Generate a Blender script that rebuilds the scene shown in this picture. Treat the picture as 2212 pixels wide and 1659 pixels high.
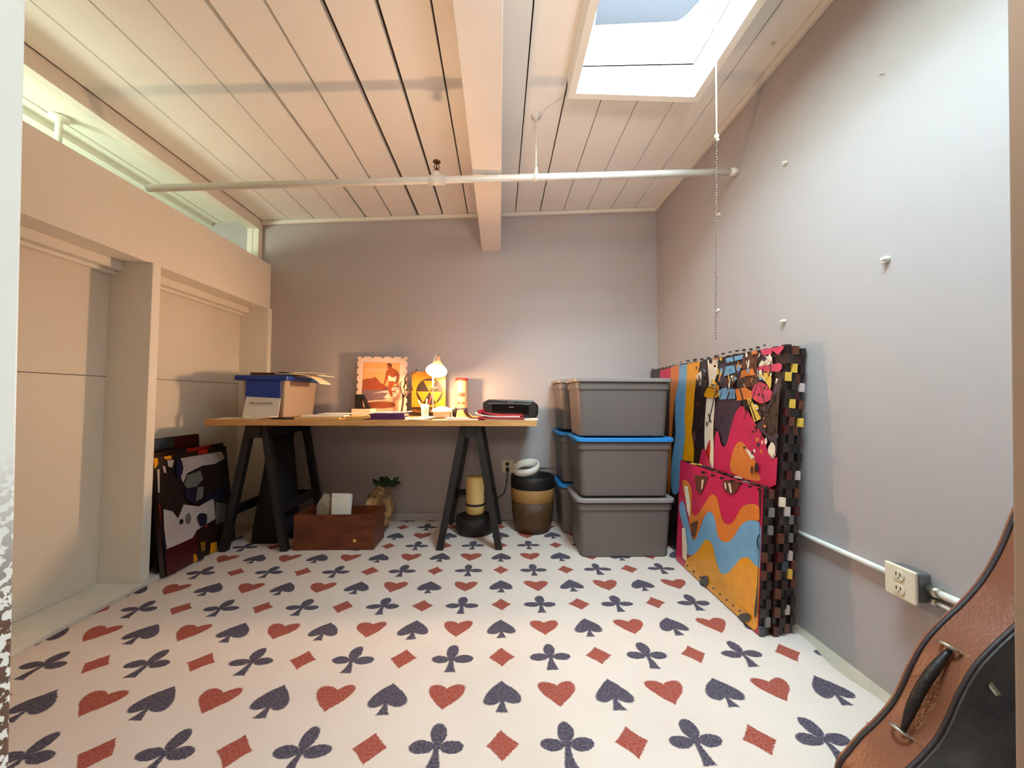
import bpy, bmesh, math, random
from mathutils import Vector, Matrix
random.seed(7)
S = bpy.context.scene
for o in list(bpy.data.objects): bpy.data.objects.remove(o)
COL = S.collection

# ---------------------------------------------------------------- camera
F, YAW, PITCH, ROLL, CH = 831.0, .0324, .0371, .0052, .873
def cam_matrix():
    cy, sy = math.cos(YAW), math.sin(YAW); cp, sp = math.cos(PITCH), math.sin(PITCH); cr, sr = math.cos(ROLL), math.sin(ROLL)
    Rz = Matrix(((cy, -sy, 0), (sy, cy, 0), (0, 0, 1))); B = Matrix(((1, 0, 0), (0, 0, -1), (0, 1, 0)))
    Rx = Matrix(((1, 0, 0), (0, cp, sp), (0, -sp, cp))); Rr = Matrix(((cr, -sr, 0), (sr, cr, 0), (0, 0, 1)))
    return Rr @ Rx @ B @ Rz
M = cam_matrix()
cam = bpy.data.objects.new('camera', bpy.data.cameras.new('camera')); COL.objects.link(cam)
cam.data.sensor_width = 36; cam.data.lens = 36 * F / 2212; cam.data.clip_start = .02
cam.matrix_world = Matrix(((M[0][0], -M[1][0], -M[2][0], 0), (M[0][1], -M[1][1], -M[2][1], 0), (M[0][2], -M[1][2], -M[2][2], CH), (0, 0, 0, 1)))
S.camera = cam
def atp(x, y, P, N):            # the point of a real plane seen at a pixel of the photograph
    d = M.transposed() @ Vector(((x - 1106) / F, (y - 829.5) / F, 1)); o = Vector((0, 0, CH)); N = Vector(N)
    return o + d * ((Vector(P) - o).dot(N) / d.dot(N))
def at(x, y, X=None, Y=None, Z=None):
    if X is not None: return atp(x, y, (X, 0, 0), (1, 0, 0))
    if Y is not None: return atp(x, y, (0, Y, 0), (0, 1, 0))
    return atp(x, y, (0, 0, Z), (0, 0, 1))

# ---------------------------------------------------------------- world, light, exposure
S.view_settings.view_transform = 'Standard'; S.view_settings.look = 'None'
S.view_settings.exposure = 0.12; S.view_settings.gamma = 1.0; S.view_settings.use_curve_mapping = False
W = bpy.data.worlds.new('World'); S.world = W; W.use_nodes = True
bg = W.node_tree.nodes['Background']; bg.inputs[0].default_value = (.62, .88, 1, 1); bg.inputs[1].default_value = 64.0
def area(name, loc, target, sx, sy, power, color, portal=False):
    l = bpy.data.lights.new(name, 'AREA'); l.shape = 'RECTANGLE'; l.size = sx; l.size_y = sy; l.energy = power; l.color = color
    o = bpy.data.objects.new(name, l); COL.objects.link(o); o.location = loc
    o.rotation_euler = (Vector(target) - Vector(loc)).to_track_quat('-Z', 'Y').to_euler()
    if portal: l.cycles.is_portal = True
    return o
SKX0, SKX1, SKY0, SKY1 = .312, .815, .50, 1.555
area('skylight_portal', ((SKX0+SKX1)/2, (SKY0+SKY1)/2, 2.50), ((SKX0+SKX1)/2, (SKY0+SKY1)/2, 0), SKX1-SKX0, SKY1-SKY0, 1, (1, 1, 1), True)
area('hall_fill_light', (-.35, -1.3, 1.70), (0, 1.6, 1.9), 1.2, .5, 27, (1, .86, .72))  # unseen area light added behind the camera; the hall has no window
up = area('ceiling_fill_uplight', (.38, -.35, 1.25), (.66, 1.25, 2.35), .3, .3, 6.5, (1, .92, .86)); up.data.spread = math.radians(95)  # added uplight, no lamp stands here; brightens ceiling right of the beam
area('next_room_light', (-2.62, 1.05, 1.58), (-1.9, 2.1, 2.1), .4, .25, 21, (.84, 1, .80))

# ---------------------------------------------------------------- materials
def srgb(r, g, b): return tuple(((c/255+.055)/1.055)**2.4 if c > 10 else c/255/12.92 for c in (r, g, b)) + (1,)
def mat(name, col, rough=.6, metal=0, bump=0, bscale=60, var=0, vscale=6, spec=.5, trans=0, coat=0, col2=None, wood=False, emit=0):
    m = bpy.data.materials.new(name); m.use_nodes = True; nt = m.node_tree; b = nt.nodes['Principled BSDF']
    c = srgb(*col); b.inputs['Base Color'].default_value = c
    b.inputs['Roughness'].default_value = rough; b.inputs['Metallic'].default_value = metal
    b.inputs['Specular IOR Level'].default_value = spec; b.inputs['Transmission Weight'].default_value = trans
    b.inputs['Coat Weight'].default_value = coat
    if emit: b.inputs['Emission Color'].default_value = c; b.inputs['Emission Strength'].default_value = emit
    tc = nt.nodes.new('ShaderNodeTexCoord')
    if var or wood:
        n = nt.nodes.new('ShaderNodeTexNoise'); n.inputs['Scale'].default_value = vscale; n.inputs['Detail'].default_value = 6
        mp = nt.nodes.new('ShaderNodeMapping'); nt.links.new(tc.outputs['Object'], mp.inputs[0]); nt.links.new(mp.outputs[0], n.inputs['Vector'])
        if wood: mp.inputs['Scale'].default_value = wood
        mx = nt.nodes.new('ShaderNodeMix'); mx.data_type = 'RGBA'
        d = srgb(*col2) if col2 else tuple(v * (1 - var) for v in c[:3]) + (1,)
        mx.inputs[6].default_value = c; mx.inputs[7].default_value = d
        rp = nt.nodes.new('ShaderNodeMapRange'); rp.inputs[1].default_value = .35; rp.inputs[2].default_value = .68
        nt.links.new(n.outputs[0], rp.inputs[0]); nt.links.new(rp.outputs[0], mx.inputs[0]); nt.links.new(mx.outputs[2], b.inputs['Base Color'])
    if bump:
        n2 = nt.nodes.new('ShaderNodeTexNoise'); n2.inputs['Scale'].default_value = bscale; n2.inputs['Detail'].default_value = 4
        nt.links.new(tc.outputs['Object'], n2.inputs['Vector'])
        bp = nt.nodes.new('ShaderNodeBump'); bp.inputs['Strength'].default_value = bump; bp.inputs['Distance'].default_value = .004
        nt.links.new(n2.outputs[0], bp.inputs['Height']); nt.links.new(bp.outputs[0], b.inputs['Normal'])
    return m
m_wall = mat('lavender_grey_wall_paint', (176, 168, 168), .55, bump=.12, bscale=180)
m_white = mat('white_wood_paint', (236, 230, 218), .5, bump=.15, bscale=25, var=.05, vscale=3)
m_ceil = mat('ceiling_board_paint', (250, 246, 240), .5, bump=.12, bscale=15, var=.06, vscale=2)
m_gap = mat('dark_board_gap', (70, 45, 32), .9)
m_beam = mat('beam_paint', (242, 234, 226), .5, bump=.15, bscale=20, var=.04)
m_panel = mat('panel_paint', (226, 216, 202), .6, bump=.08, bscale=90, var=.05, vscale=3)
m_sill = mat('sill_paint', (220, 214, 202), .5, bump=.2, bscale=30, var=.12, vscale=8)
m_hall = mat('hall_paint', (160, 138, 120), .7)
m_floor = mat('floor_boards', (196, 180, 158), .6, var=.2, vscale=5)
m_nextwall = mat('next_room_paint', (232, 232, 220), .7)
m_pipe = mat('pipe_paint', (228, 224, 216), .35, bump=.1, bscale=40)
m_brass = mat('brass', (120, 80, 40), .35, metal=1)
m_black = mat('black_painted_wood', (22, 17, 18), .55, bump=.2, bscale=50, var=.3)
m_pine = mat('pine_table_top', (214, 160, 98), .5, wood=(1.5, 14, 14), vscale=4, col2=(190, 130, 74))
m_rib = mat('plastic_grey', (102, 93, 89), .5, bump=.05, bscale=200)
m_lidg = mat('plastic_lid_grey', (140, 130, 128), .45)
m_lidb = mat('plastic_lid_blue', (40, 130, 200), .4)
m_tote_blue = mat('blue_plastic', (10, 55, 150), .4)
m_paper = mat('white_paper', (232, 226, 214), .8)
m_paper2 = mat('cream_paper', (228, 206, 170), .8)
m_manila = mat('manila_envelope', (222, 170, 96), .8)
m_purple = mat('purple_cover', (92, 40, 92), .5, var=.3, vscale=40)
m_red = mat('red_magazine_cover', (176, 34, 46), .4, var=.2, vscale=30)
m_darkpaper = mat('dark_wallet_leather', (36, 20, 16), .5)
m_print = mat('black_printer_plastic', (15, 12, 12), .35)
m_printg = mat('glossy_black_plastic', (14, 12, 12), .12)
m_silver = mat('silver_print', (150, 140, 130), .4)
m_box = mat('varnished_brown_wood', (110, 52, 20), .45, wood=(3, 16, 10), vscale=3, col2=(78, 32, 12))
m_yel = mat('yellow_enamel', (206, 122, 22), .35)
m_ink = mat('black_enamel', (40, 28, 18), .4)
m_branch = mat('brown_branch', (70, 46, 30), .8, bump=.5, bscale=120)
m_outlet = mat('ivory_plastic', (226, 214, 190), .4)
m_slot = mat('dark_slot', (60, 40, 28), .6)
m_steel = mat('worn_steel_box', (120, 116, 116), .45, metal=.4)
m_cord = mat('black_cord', (34, 28, 28), .5)
m_whitecord = mat('white_cotton_cord', (236, 230, 214), .8)
m_bead = mat('bead_chain_metal', (120, 112, 104), .35, metal=.8)
m_case = mat('brown_case_leatherette', (136, 82, 58), .3, bump=.25, bscale=160, var=.3, vscale=5, col2=(108, 62, 42))
m_caseb = mat('black_case_covering', (34, 30, 30), .3, bump=.4, bscale=60, var=.5, vscale=9, col2=(90, 82, 80))
m_pipe_edge = mat('dark_case_piping', (46, 30, 30), .6, bump=.3)
m_handle = mat('worn_black_leather', (26, 18, 16), .5, bump=.5, bscale=70)
m_metal = mat('bright_metal_fitting', (200, 196, 180), .25, metal=.9)
m_cask = mat('brown_wicker', (84, 54, 26), .6, bump=.6, bscale=90, var=.4, vscale=30)
m_caskband = mat('tan_band', (150, 108, 56), .55, bump=.3, bscale=60)
m_cream = mat('cream_card', (214, 178, 110), .7)
m_cloth = mat('black_cloth', (16, 12, 14), .9, bump=.5, bscale=30)
m_green = mat('dark_green_leaf', (40, 62, 26), .6, var=.4, vscale=20)
m_bagp = mat('patterned_bag', (170, 128, 78), .6, var=.5, vscale=24, col2=(60, 36, 24))
def thin_plastic(name, col, a):
    m = bpy.data.materials.new(name); m.use_nodes = True; nt = m.node_tree; out = nt.nodes['Material Output']
    b = nt.nodes['Principled BSDF']; b.inputs['Base Color'].default_value = srgb(*col); b.inputs['Roughness'].default_value = .15
    t = nt.nodes.new('ShaderNodeBsdfTransparent'); mx = nt.nodes.new('ShaderNodeMixShader'); mx.inputs[0].default_value = a
    nt.links.new(t.outputs[0], mx.inputs[1]); nt.links.new(b.outputs[0], mx.inputs[2]); nt.links.new(mx.outputs[0], out.inputs[0]); return m
m_glass = thin_plastic('window_glass', (235, 245, 240), .07)
m_clear = thin_plastic('clear_plastic', (225, 225, 220), .35)
m_film = thin_plastic('clear_bag_film', (215, 200, 170), .4)
def translucent(name, col, a, col2=None):
    m = bpy.data.materials.new(name); m.use_nodes = True; nt = m.node_tree; out = nt.nodes['Material Output']
    b = nt.nodes['Principled BSDF']; b.inputs['Base Color'].default_value = srgb(*(col2 or col)); b.inputs['Roughness'].default_value = .5
    t = nt.nodes.new('ShaderNodeBsdfTranslucent'); t.inputs[0].default_value = srgb(*col)
    mx = nt.nodes.new('ShaderNodeMixShader'); mx.inputs[0].default_value = a
    nt.links.new(b.outputs[0], mx.inputs[1]); nt.links.new(t.outputs[0], mx.inputs[2]); nt.links.new(mx.outputs[0], out.inputs[0]); return m
m_blueshade = translucent('blue_shade_cloth', (39, 36, 38), .8)
m_shade = translucent('lamp_shade_plastic', (230, 150, 90), .07, (215, 180, 150))
m_totebody = translucent('milky_plastic', (190, 170, 150), .3, (190, 172, 156))
m_bulb = mat('lit_bulb', (255, 214, 150), .5, emit=25)

# rug: procedural card suits, one motif per cell
def rug_material():
    m = bpy.data.materials.new('card_suit_rug'); m.use_nodes = True; nt = m.node_tree; L = nt.links
    b = nt.nodes['Principled BSDF']; b.inputs['Roughness'].default_value = .95; b.inputs['Specular IOR Level'].default_value = .1
    def N(op, *a):
        n = nt.nodes.new('ShaderNodeMath'); n.operation = op
        for i, v in enumerate(a):
            if isinstance(v, (int, float)): n.inputs[i].default_value = v
            else: L.new(v, n.inputs[i])
        return n.outputs[0]
    ge = nt.nodes.new('ShaderNodeNewGeometry'); sp = nt.nodes.new('ShaderNodeSeparateXYZ'); L.new(ge.outputs['Position'], sp.inputs[0])
    def noise(scale, det=2, vec=None):
        n = nt.nodes.new('ShaderNodeTexNoise'); n.inputs['Scale'].default_value = scale; n.inputs['Detail'].default_value = det
        L.new(ge.outputs['Position'], n.inputs['Vector']); return n
    nz = noise(9); s2 = nt.nodes.new('ShaderNodeSeparateColor'); L.new(nz.outputs['Color'], s2.inputs[0])
    nf = noise(160, 3); s3 = nt.nodes.new('ShaderNodeSeparateColor'); L.new(nf.outputs['Color'], s3.inputs[0])
    def warp(p, k): return N('ADD', N('ADD', p, N('MULTIPLY', N('SUBTRACT', s2.outputs[k], .5), .022)), N('MULTIPLY', N('SUBTRACT', s3.outputs[k], .5), .006))
    s = .165
    u = N('DIVIDE', N('SUBTRACT', warp(sp.outputs[0], 0), .0127), s); v = N('SUBTRACT', N('DIVIDE', warp(sp.outputs[1], 1), s), 6.076)
    i = N('ROUND', u); j = N('ROUND', v)
    a = N('MULTIPLY', N('SUBTRACT', u, i), s); c = N('MULTIPLY', N('SUBTRACT', v, j), s)
    pi_ = N('ABSOLUTE', N('MODULO', i, 2)); pj = N('ABSOLUTE', N('MODULO', j, 2))
    inv = lambda x: N('SUBTRACT', 1, x)
    def sm(x, w): return N('SMOOTHSTEP', x, w) if False else N('MINIMUM', N('MAXIMUM', N('ADD', N('MULTIPLY', x, 1.0/w), .5), 0), 1)   # inside where x>0
    aa = N('ABSOLUTE', a)
    dia = N('SUBTRACT', 1, N('ADD', N('POWER', N('DIVIDE', aa, .044), .93), N('POWER', N('DIVIDE', N('ABSOLUTE', c), .047), .93)))
    m_dia = sm(dia, .10)
    def heart(x, y, kx, ky):
        X = N('DIVIDE', x, kx); Y = N('DIVIDE', y, ky)
        w = N('SUBTRACT', Y, N('POWER', N('MINIMUM', N('ABSOLUTE', X), 1.5), .75))
        return N('SUBTRACT', 1, N('ADD', N('MULTIPLY', X, X), N('MULTIPLY', w, w)))
    m_heart = sm(heart(a, N('SUBTRACT', c, -.012), .056, .040), .20)
    def stem(y0, y1, w0, w1):       # flares downwards
        t = N('DIVIDE', N('SUBTRACT', y0, c), y0 - y1); t = N('MAXIMUM', t, 0)
        w = N('ADD', w0, N('MULTIPLY', N('MULTIPLY', t, t), w1 - w0))
        f = sm(N('SUBTRACT', w, aa), .004)
        return N('MULTIPLY', f, N('MULTIPLY', sm(N('SUBTRACT', c, y1), .004), sm(N('SUBTRACT', y0, c), .004)))
    m_spade = N('MAXIMUM', sm(heart(a, N('MULTIPLY', N('SUBTRACT', c, .018), -1), .055, .038), .20), stem(-.01, -.064, .005, .019))
    def ell(cx, cy, rx, ry):
        X = N('DIVIDE', N('SUBTRACT', aa if cx else a, cx), rx); Y = N('DIVIDE', N('SUBTRACT', c, cy), ry)
        return sm(N('SUBTRACT', 1, N('ADD', N('MULTIPLY', X, X), N('MULTIPLY', Y, Y))), .25)
    m_club = N('MAXIMUM', N('MAXIMUM', ell(.038, -.004, .031, .019), ell(0, .034, .0215, .033)), N('MAXIMUM', stem(.01, -.066, .006, .019), ell(0, 0, .012, .014)))
    red = N('ADD', N('MULTIPLY', N('MULTIPLY', inv(pj), inv(pi_)), m_dia), N('MULTIPLY', N('MULTIPLY', pj, pi_), m_heart))
    blk = N('ADD', N('MULTIPLY', N('MULTIPLY', inv(pj), pi_), m_club), N('MULTIPLY', N('MULTIPLY', pj, inv(pi_)), m_spade))
    def mix(f, A, B):
        x = nt.nodes.new('ShaderNodeMix'); x.data_type = 'RGBA'
        for k, v in ((0, f), (6, A), (7, B)):
            if isinstance(v, tuple): x.inputs[k].default_value = v
            else: L.new(v, x.inputs[k])
        return x.outputs[2]
    big = noise(3, 4); base = mix(big.outputs[0], srgb(232, 216, 205), srgb(212, 192, 180))
    pile = noise(420, 2); base = mix(N('MULTIPLY', pile.outputs[0], .35), base, srgb(196, 180, 166))
    wear = N('SUBTRACT', 1, N('MULTIPLY', N('SUBTRACT', nf.outputs[0], .35), .45))
    o1 = mix(N('MULTIPLY', red, wear), base, srgb(152, 64, 48)); o2 = mix(N('MULTIPLY', blk, wear), o1, srgb(64, 58, 76))
    L.new(o2, b.inputs['Base Color'])
    wv = nt.nodes.new('ShaderNodeTexNoise'); wv.inputs['Scale'].default_value = 500; L.new(ge.outputs['Position'], wv.inputs['Vector'])
    bp = nt.nodes.new('ShaderNodeBump'); bp.inputs['Strength'].default_value = .5; bp.inputs['Distance'].default_value = .003
    L.new(wv.outputs[0], bp.inputs['Height']); L.new(bp.outputs[0], b.inputs['Normal'])
    return m
m_rug = rug_material()
def jamb_material():
    m = mat('jamb_paint', (252, 248, 240), .5, bump=.2, bscale=30); nt = m.node_tree; L = nt.links; b = nt.nodes['Principled BSDF']
    ge = nt.nodes.new('ShaderNodeNewGeometry'); sp = nt.nodes.new('ShaderNodeSeparateXYZ'); L.new(ge.outputs['Position'], sp.inputs[0])
    def N(op, *a):
        n = nt.nodes.new('ShaderNodeMath'); n.operation = op
        for i, v in enumerate(a):
            if isinstance(v, (int, float)): n.inputs[i].default_value = v
            else: L.new(v, n.inputs[i])
        return n.outputs[0]
    n = nt.nodes.new('ShaderNodeTexNoise'); n.inputs['Scale'].default_value = 130; n.inputs['Detail'].default_value = 5; L.new(ge.outputs['Position'], n.inputs['Vector'])
    low = N('MINIMUM', N('MAXIMUM', N('MULTIPLY', N('SUBTRACT', .82, sp.outputs[2]), 6), 0), 1)
    edge = N('GREATER_THAN', sp.outputs[0], -.4985)
    chips = N('MULTIPLY', N('MULTIPLY', low, edge), N('GREATER_THAN', n.outputs[0], .5))
    x = nt.nodes.new('ShaderNodeMix'); x.data_type = 'RGBA'; L.new(chips, x.inputs[0]); x.inputs[6].default_value = srgb(252, 248, 240); x.inputs[7].default_value = srgb(110, 80, 64)
    L.new(x.outputs[2], b.inputs['Base Color']); return m
m_jamb = jamb_material()

# ---------------------------------------------------------------- mesh helpers
ORG = {}
class MB:
    def __init__(s): s.bm = bmesh.new(); s.mi = 0
    def faces(s, vs, fs):
        v = [s.bm.verts.new(Vector(p)) for p in vs]
        for f in fs:
            try: q = s.bm.faces.new([v[i] for i in f]); q.material_index = s.mi
            except ValueError: pass
        return v
    def box(s, lo, hi, rz=0, c=None, tilt=None):
        x0, y0, z0 = lo; x1, y1, z1 = hi
        P = [Vector(p) for p in ((x0,y0,z0),(x1,y0,z0),(x1,y1,z0),(x0,y1,z0),(x0,y0,z1),(x1,y0,z1),(x1,y1,z1),(x0,y1,z1))]
        if rz:
            c = Vector(c or ((x0+x1)/2, (y0+y1)/2, z0)); R = Matrix.Rotation(rz, 3, 'Z'); P = [R @ (p - c) + c for p in P]
        if tilt: P = [tilt(p) for p in P]
        s.faces(P, [(0,3,2,1),(4,5,6,7),(0,1,5,4),(1,2,6,5),(2,3,7,6),(3,0,4,7)]); return s
    def hexa(s, P):
        s.faces(P, [(0,3,2,1),(4,5,6,7),(0,1,5,4),(1,2,6,5),(2,3,7,6),(3,0,4,7)]); return s
    def bar(s, a, b, w, d=None, up=(0,0,1)):       # square bar between two points
        a, b = Vector(a), Vector(b); d = d or w; t = (b - a).normalized(); u = Vector(up)
        if abs(t.dot(u)) > .98: u = Vector((0, 1, 0))
        x = t.cross(u).normalized(); y = x.cross(t).normalized()
        P = [p + x*i*w/2 + y*j*d/2 for p in (a, b) for i, j in ((-1,-1),(1,-1),(1,1),(-1,1))]
        s.hexa(P); return s
    def tube(s, pts, r, n=10, cap=True):
        pts = [Vector(p) for p in pts]; rings = []; px = None
        for k, p in enumerate(pts):
            t = (pts[min(k+1, len(pts)-1)] - pts[max(k-1, 0)]).normalized()
            if px is None: px = t.cross(Vector((0,0,1)) if abs(t.z) < .9 else Vector((1,0,0))).normalized()
            px = (px - t * px.dot(t)).normalized(); py = t.cross(px)
            rr = r[k] if isinstance(r, (list, tuple)) else r
            rings.append([s.bm.verts.new(p + (px*math.cos(2*math.pi*i/n) + py*math.sin(2*math.pi*i/n))*rr) for i in range(n)])
        for A, B in zip(rings, rings[1:]):
            for i in range(n): f = s.bm.faces.new((A[i], A[(i+1)%n], B[(i+1)%n], B[i])); f.material_index = s.mi; f.smooth = True
        if cap:
            for R_, rev in ((rings[0], True), (rings[-1], False)):
                f = s.bm.faces.new(list(reversed(R_)) if rev else R_); f.material_index = s.mi
        return s
    def lathe(s, prof, c, n=28, axis=None, close=True):
        c = Vector(c); Q = Vector((0,0,1)).rotation_difference(Vector(axis)).to_matrix() if axis else Matrix.Identity(3); rings = []
        for r, z in prof:
            rings.append([s.bm.verts.new(c + Q @ Vector((r*math.cos(2*math.pi*i/n), r*math.sin(2*math.pi*i/n), z))) for i in range(n)])
        for A, B in zip(rings, rings[1:]):
            for i in range(n): f = s.bm.faces.new((A[i], A[(i+1)%n], B[(i+1)%n], B[i])); f.material_index = s.mi; f.smooth = True
        if close:
            for R_ in (rings[0], rings[-1]):
                if (R_[0].co - R_[n//2].co).length > 1e-5:
                    f = s.bm.faces.new(R_); f.material_index = s.mi
        return s
    def poly(s, pts, off=(0,0,0)):
        v = [s.bm.verts.new(Vector(p) + Vector(off)) for p in pts]; f = s.bm.faces.new(v); f.material_index = s.mi; return s
    def prism(s, pts, d):
        d = Vector(d); n = len(pts); A = [Vector(p) for p in pts]; B = [p + d for p in A]
        s.faces(A + B, [tuple(range(n)), tuple(range(2*n-1, n-1, -1))] + [(i, (i+1)%n, n+(i+1)%n, n+i) for i in range(n)]); return s
    def ball(s, c, r, sc=(1,1,1), sub=2):
        R_ = bmesh.ops.create_icosphere(s.bm, subdivisions=sub, radius=r)
        for v in R_['verts']: v.co = Vector((v.co.x*sc[0], v.co.y*sc[1], v.co.z*sc[2])) + Vector(c)
        for v in R_['verts']:
            for f in v.link_faces: f.material_index = s.mi; f.smooth = True
        return s
    def build(s, name, mats, parent=None, bevel=0, smooth=None, sub=0):
        bmesh.ops.recalc_face_normals(s.bm, faces=s.bm.faces)
        vs = [v.co for v in s.bm.verts]
        if parent is not None: o0 = ORG[parent.name]
        else:
            mn = [min(v[i] for v in vs) for i in range(3)]; mx = [max(v[i] for v in vs) for i in range(3)]
            o0 = Vector(((mn[0]+mx[0])/2, (mn[1]+mx[1])/2, mn[2]))
        bmesh.ops.translate(s.bm, verts=s.bm.verts, vec=-o0)
        me = bpy.data.meshes.new(name); s.bm.to_mesh(me); s.bm.free()
        for m in (mats if isinstance(mats, (list, tuple)) else [mats]): me.materials.append(m)
        o = bpy.data.objects.new(name, me); COL.objects.link(o)
        if parent is not None: o.parent = parent
        else: o.location = o0
        ORG[o.name] = o0.copy()
        if smooth is not None:
            for p in me.polygons: p.use_smooth = smooth
        if bevel:
            b = o.modifiers.new('bevel', 'BEVEL'); b.width = bevel; b.segments = 2; b.limit_method = 'ANGLE'; b.angle_limit = .6
        if sub: q = o.modifiers.new('sub', 'SUBSURF'); q.levels = sub; q.render_levels = sub
        return o
def tag(o, label, cat=None, group=None):
    o['label'] = label
    if cat: o['category'] = cat
    if group: o['group'] = group
    return o
def empty(name, loc, label, cat, group=None):
    o = bpy.data.objects.new(name, None); COL.objects.link(o); o.location = loc; o.empty_display_size = .05; ORG[o.name] = Vector(loc)
    return tag(o, label, cat, group)
def struct(name, mb, mats, label, parent=None, cat='room', **k):
    o = mb.build(name, mats, parent, **k); o['label'] = label
    if parent is None: o['kind'] = 'structure'; o['category'] = cat
    return o
def dup(root, delta, label, sx=1):
    r = root.copy(); COL.objects.link(r); r.location = root.location + Vector(delta); r['label'] = label; r.scale.x = sx
    ORG[r.name] = ORG[root.name] + Vector(delta)
    for ch in list(root.children):
        c = ch.copy(); COL.objects.link(c); c.parent = r
        for g in ch.children: d = g.copy(); COL.objects.link(d); d.parent = c
    return r
def text_mesh(body, size, mat_, parent, name, origin, xdir, zdir, extrude=.0004):
    cu = bpy.data.curves.new('t', 'FONT'); cu.body = body; cu.size = size; cu.align_x = 'CENTER'; cu.align_y = 'CENTER'; cu.extrude = extrude
    t = bpy.data.objects.new('t', cu); COL.objects.link(t); bpy.context.view_layer.update()
    me = bpy.data.meshes.new_from_object(t.evaluated_get(bpy.context.evaluated_depsgraph_get())); bpy.data.objects.remove(t)
    x = Vector(xdir).normalized(); y = Vector(zdir).normalized(); z = x.cross(y); o0 = ORG[parent.name]
    Q = Matrix((x, y, z)).transposed()
    for v in me.vertices: v.co = Q @ v.co + Vector(origin) - o0
    me.materials.clear(); me.materials.append(mat_)
    o = bpy.data.objects.new(name, me); COL.objects.link(o); o.parent = parent; ORG[o.name] = o0; return o

YB, XR = 2.83, 1.18
zc = lambda X: 2.165 + .056 * (X + 1.6)

# ---------------------------------------------------------------- room shell
struct('floor', MB().box((-3.2, .3, -.06), (1.3, 2.95, -.012)), m_floor, 'pale board floor under the rug')
struct('wall_back', MB().box((-3.2, YB, -.05), (1.3, YB+.1, 2.75)), m_wall, 'lavender grey wall behind the desk')
struct('wall_right', MB().box((XR, .3, -.05), (XR+.1, YB, 2.75)), m_wall, 'pale grey wall on the right with wall anchors')
struct('trim_1', MB().box((-1.74, YB-.022, -.012), (XR, YB, .045)), m_wall, 'low painted skirting along the back wall', bevel=.003)
# left wall: recessed panels, header, sill, studs
struct('wall_left', MB().box((-1.95, .3, .012), (-1.85, YB, .964)).box((-1.95, .3, .967), (-1.85, YB, 1.835)), m_panel, 'cream recessed panels of the left wall with a horizontal seam')
struct('trim_2', MB().box((-1.85, .3, 1.51), (-1.67, YB, 1.835)), m_white, 'deep cream header board below the high opening', bevel=.003)
struct('trim_3', MB().box((-1.95, .3, -.012), (-1.63, 1.99, .013)).box((-1.85, .3, .013), (-1.835, 1.99, .022)), m_sill, 'scuffed white sill board along the left wall', bevel=.002)
struct('trim_4', MB().box((-1.85, 1.867, .013), (-1.655, 1.912, 1.51)), m_white, 'tall cream stud board dividing the left wall panels', bevel=.002)
struct('trim_5', MB().box((-1.85, 2.785, -.012), (-1.655, YB, 1.51)), m_white, 'cream stud board in the back left corner', bevel=.002)
struct('trim_6', MB().box((-1.85, .42, 1.468), (-1.79, 1.867, 1.51)).box((-1.85, 1.912, 1.468), (-1.79, 2.785, 1.51)).box((-1.85, .42, 1.45), (-1.825, 1.867, 1.468)).box((-1.85, 1.912, 1.45), (-1.825, 2.785, 1.468)), m_white, 'stepped moulding at the top of the left panels', bevel=.003)
struct('trim_7', MB().box((-1.82, .3, 2.083), (-1.74, YB, 2.16)), m_white, 'narrow top plate over the high opening', bevel=.003)
struct('trim_8', MB().box((-1.82, 2.785, 1.835), (-1.74, YB, 2.083)), m_white, 'short white post at the back of the high opening')
w1 = struct('window_1', MB().box((-1.785, .35, 1.835), (-1.779, 2.785, 2.083)), m_glass, 'long clerestory glass pane above the left header')
# next room
struct('wall_next', MB().box((-3.2, .3, -.05), (-3.1, YB, 2.4)).box((-3.2, .2, -.05), (-1.75, .3, 2.4)), m_nextwall, 'pale wall of the adjoining room')
def tc(p): return Vector((p.x, p.y, p.z + .056 * (p.x + 1.6)))
cn = MB()
for k in range(6): cn.box((-3.1 + k*.215, .3, 2.165), (-3.1 + k*.215 + .205, YB, 2.19), tilt=tc)
cn.box((-3.2, .2, 2.19), (-1.75, YB, 2.24), tilt=tc)
cn.box((-2.14, .3, 2.14), (-2.10, YB, 2.165), tilt=tc)
struct('ceiling_next', cn, m_nextwall, 'white boarded ceiling of the adjoining room')
# ceiling boards
gl = [-1.735, -1.545, -1.362, -1.175, -.99, -.801, -.611, -.43, -.245, -.068, .111, .294, .47, .648, .829, 1.01, XR]
gw = [.004, .006, .008, .006, .016, .010, .018, .014, .008, .0, .006, .008, .005, .005, .005, .005, 0]
cb = MB()
def strip(x0, x1, y0, y1):
    if x1 - x0 < .002: return
    lip = .004
    cb.box((x0, y0, 2.165), (x1, y1, 2.19), tilt=tc)
for k in range(len(gl)-1):
    x0, x1 = gl[k] + gw[k]/2, gl[k+1] - gw[k+1]/2
    xs = sorted({x0, x1} | {x for x in (SKX0-.005, SKX1+.005) if x0 < x < x1})
    for a, b in zip(xs, xs[1:]):
        if a >= SKX0 - .0051 and b <= SKX1 + .0051: strip(a, b, .3, SKY0-.005); strip(a, b, SKY1+.005, YB)
        else: strip(a, b, .3, YB)
ceil = struct('ceiling', cb, m_ceil, 'sloping ceiling of wide painted boards with open seams')
bk = MB()
for x0, x1, y0, y1 in ((-1.75, SKX0-.01, .2, YB), (SKX1+.01, XR, .2, YB), (SKX0-.01, SKX1+.01, .2, SKY0-.01), (SKX0-.01, SKX1+.01, SKY1+.01, YB)): bk.box((x0, y0, 2.196), (x1, y1, 2.24), tilt=tc)
struct('backing', bk, m_gap, 'dark roof deck showing in the seams', parent=ceil)
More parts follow.
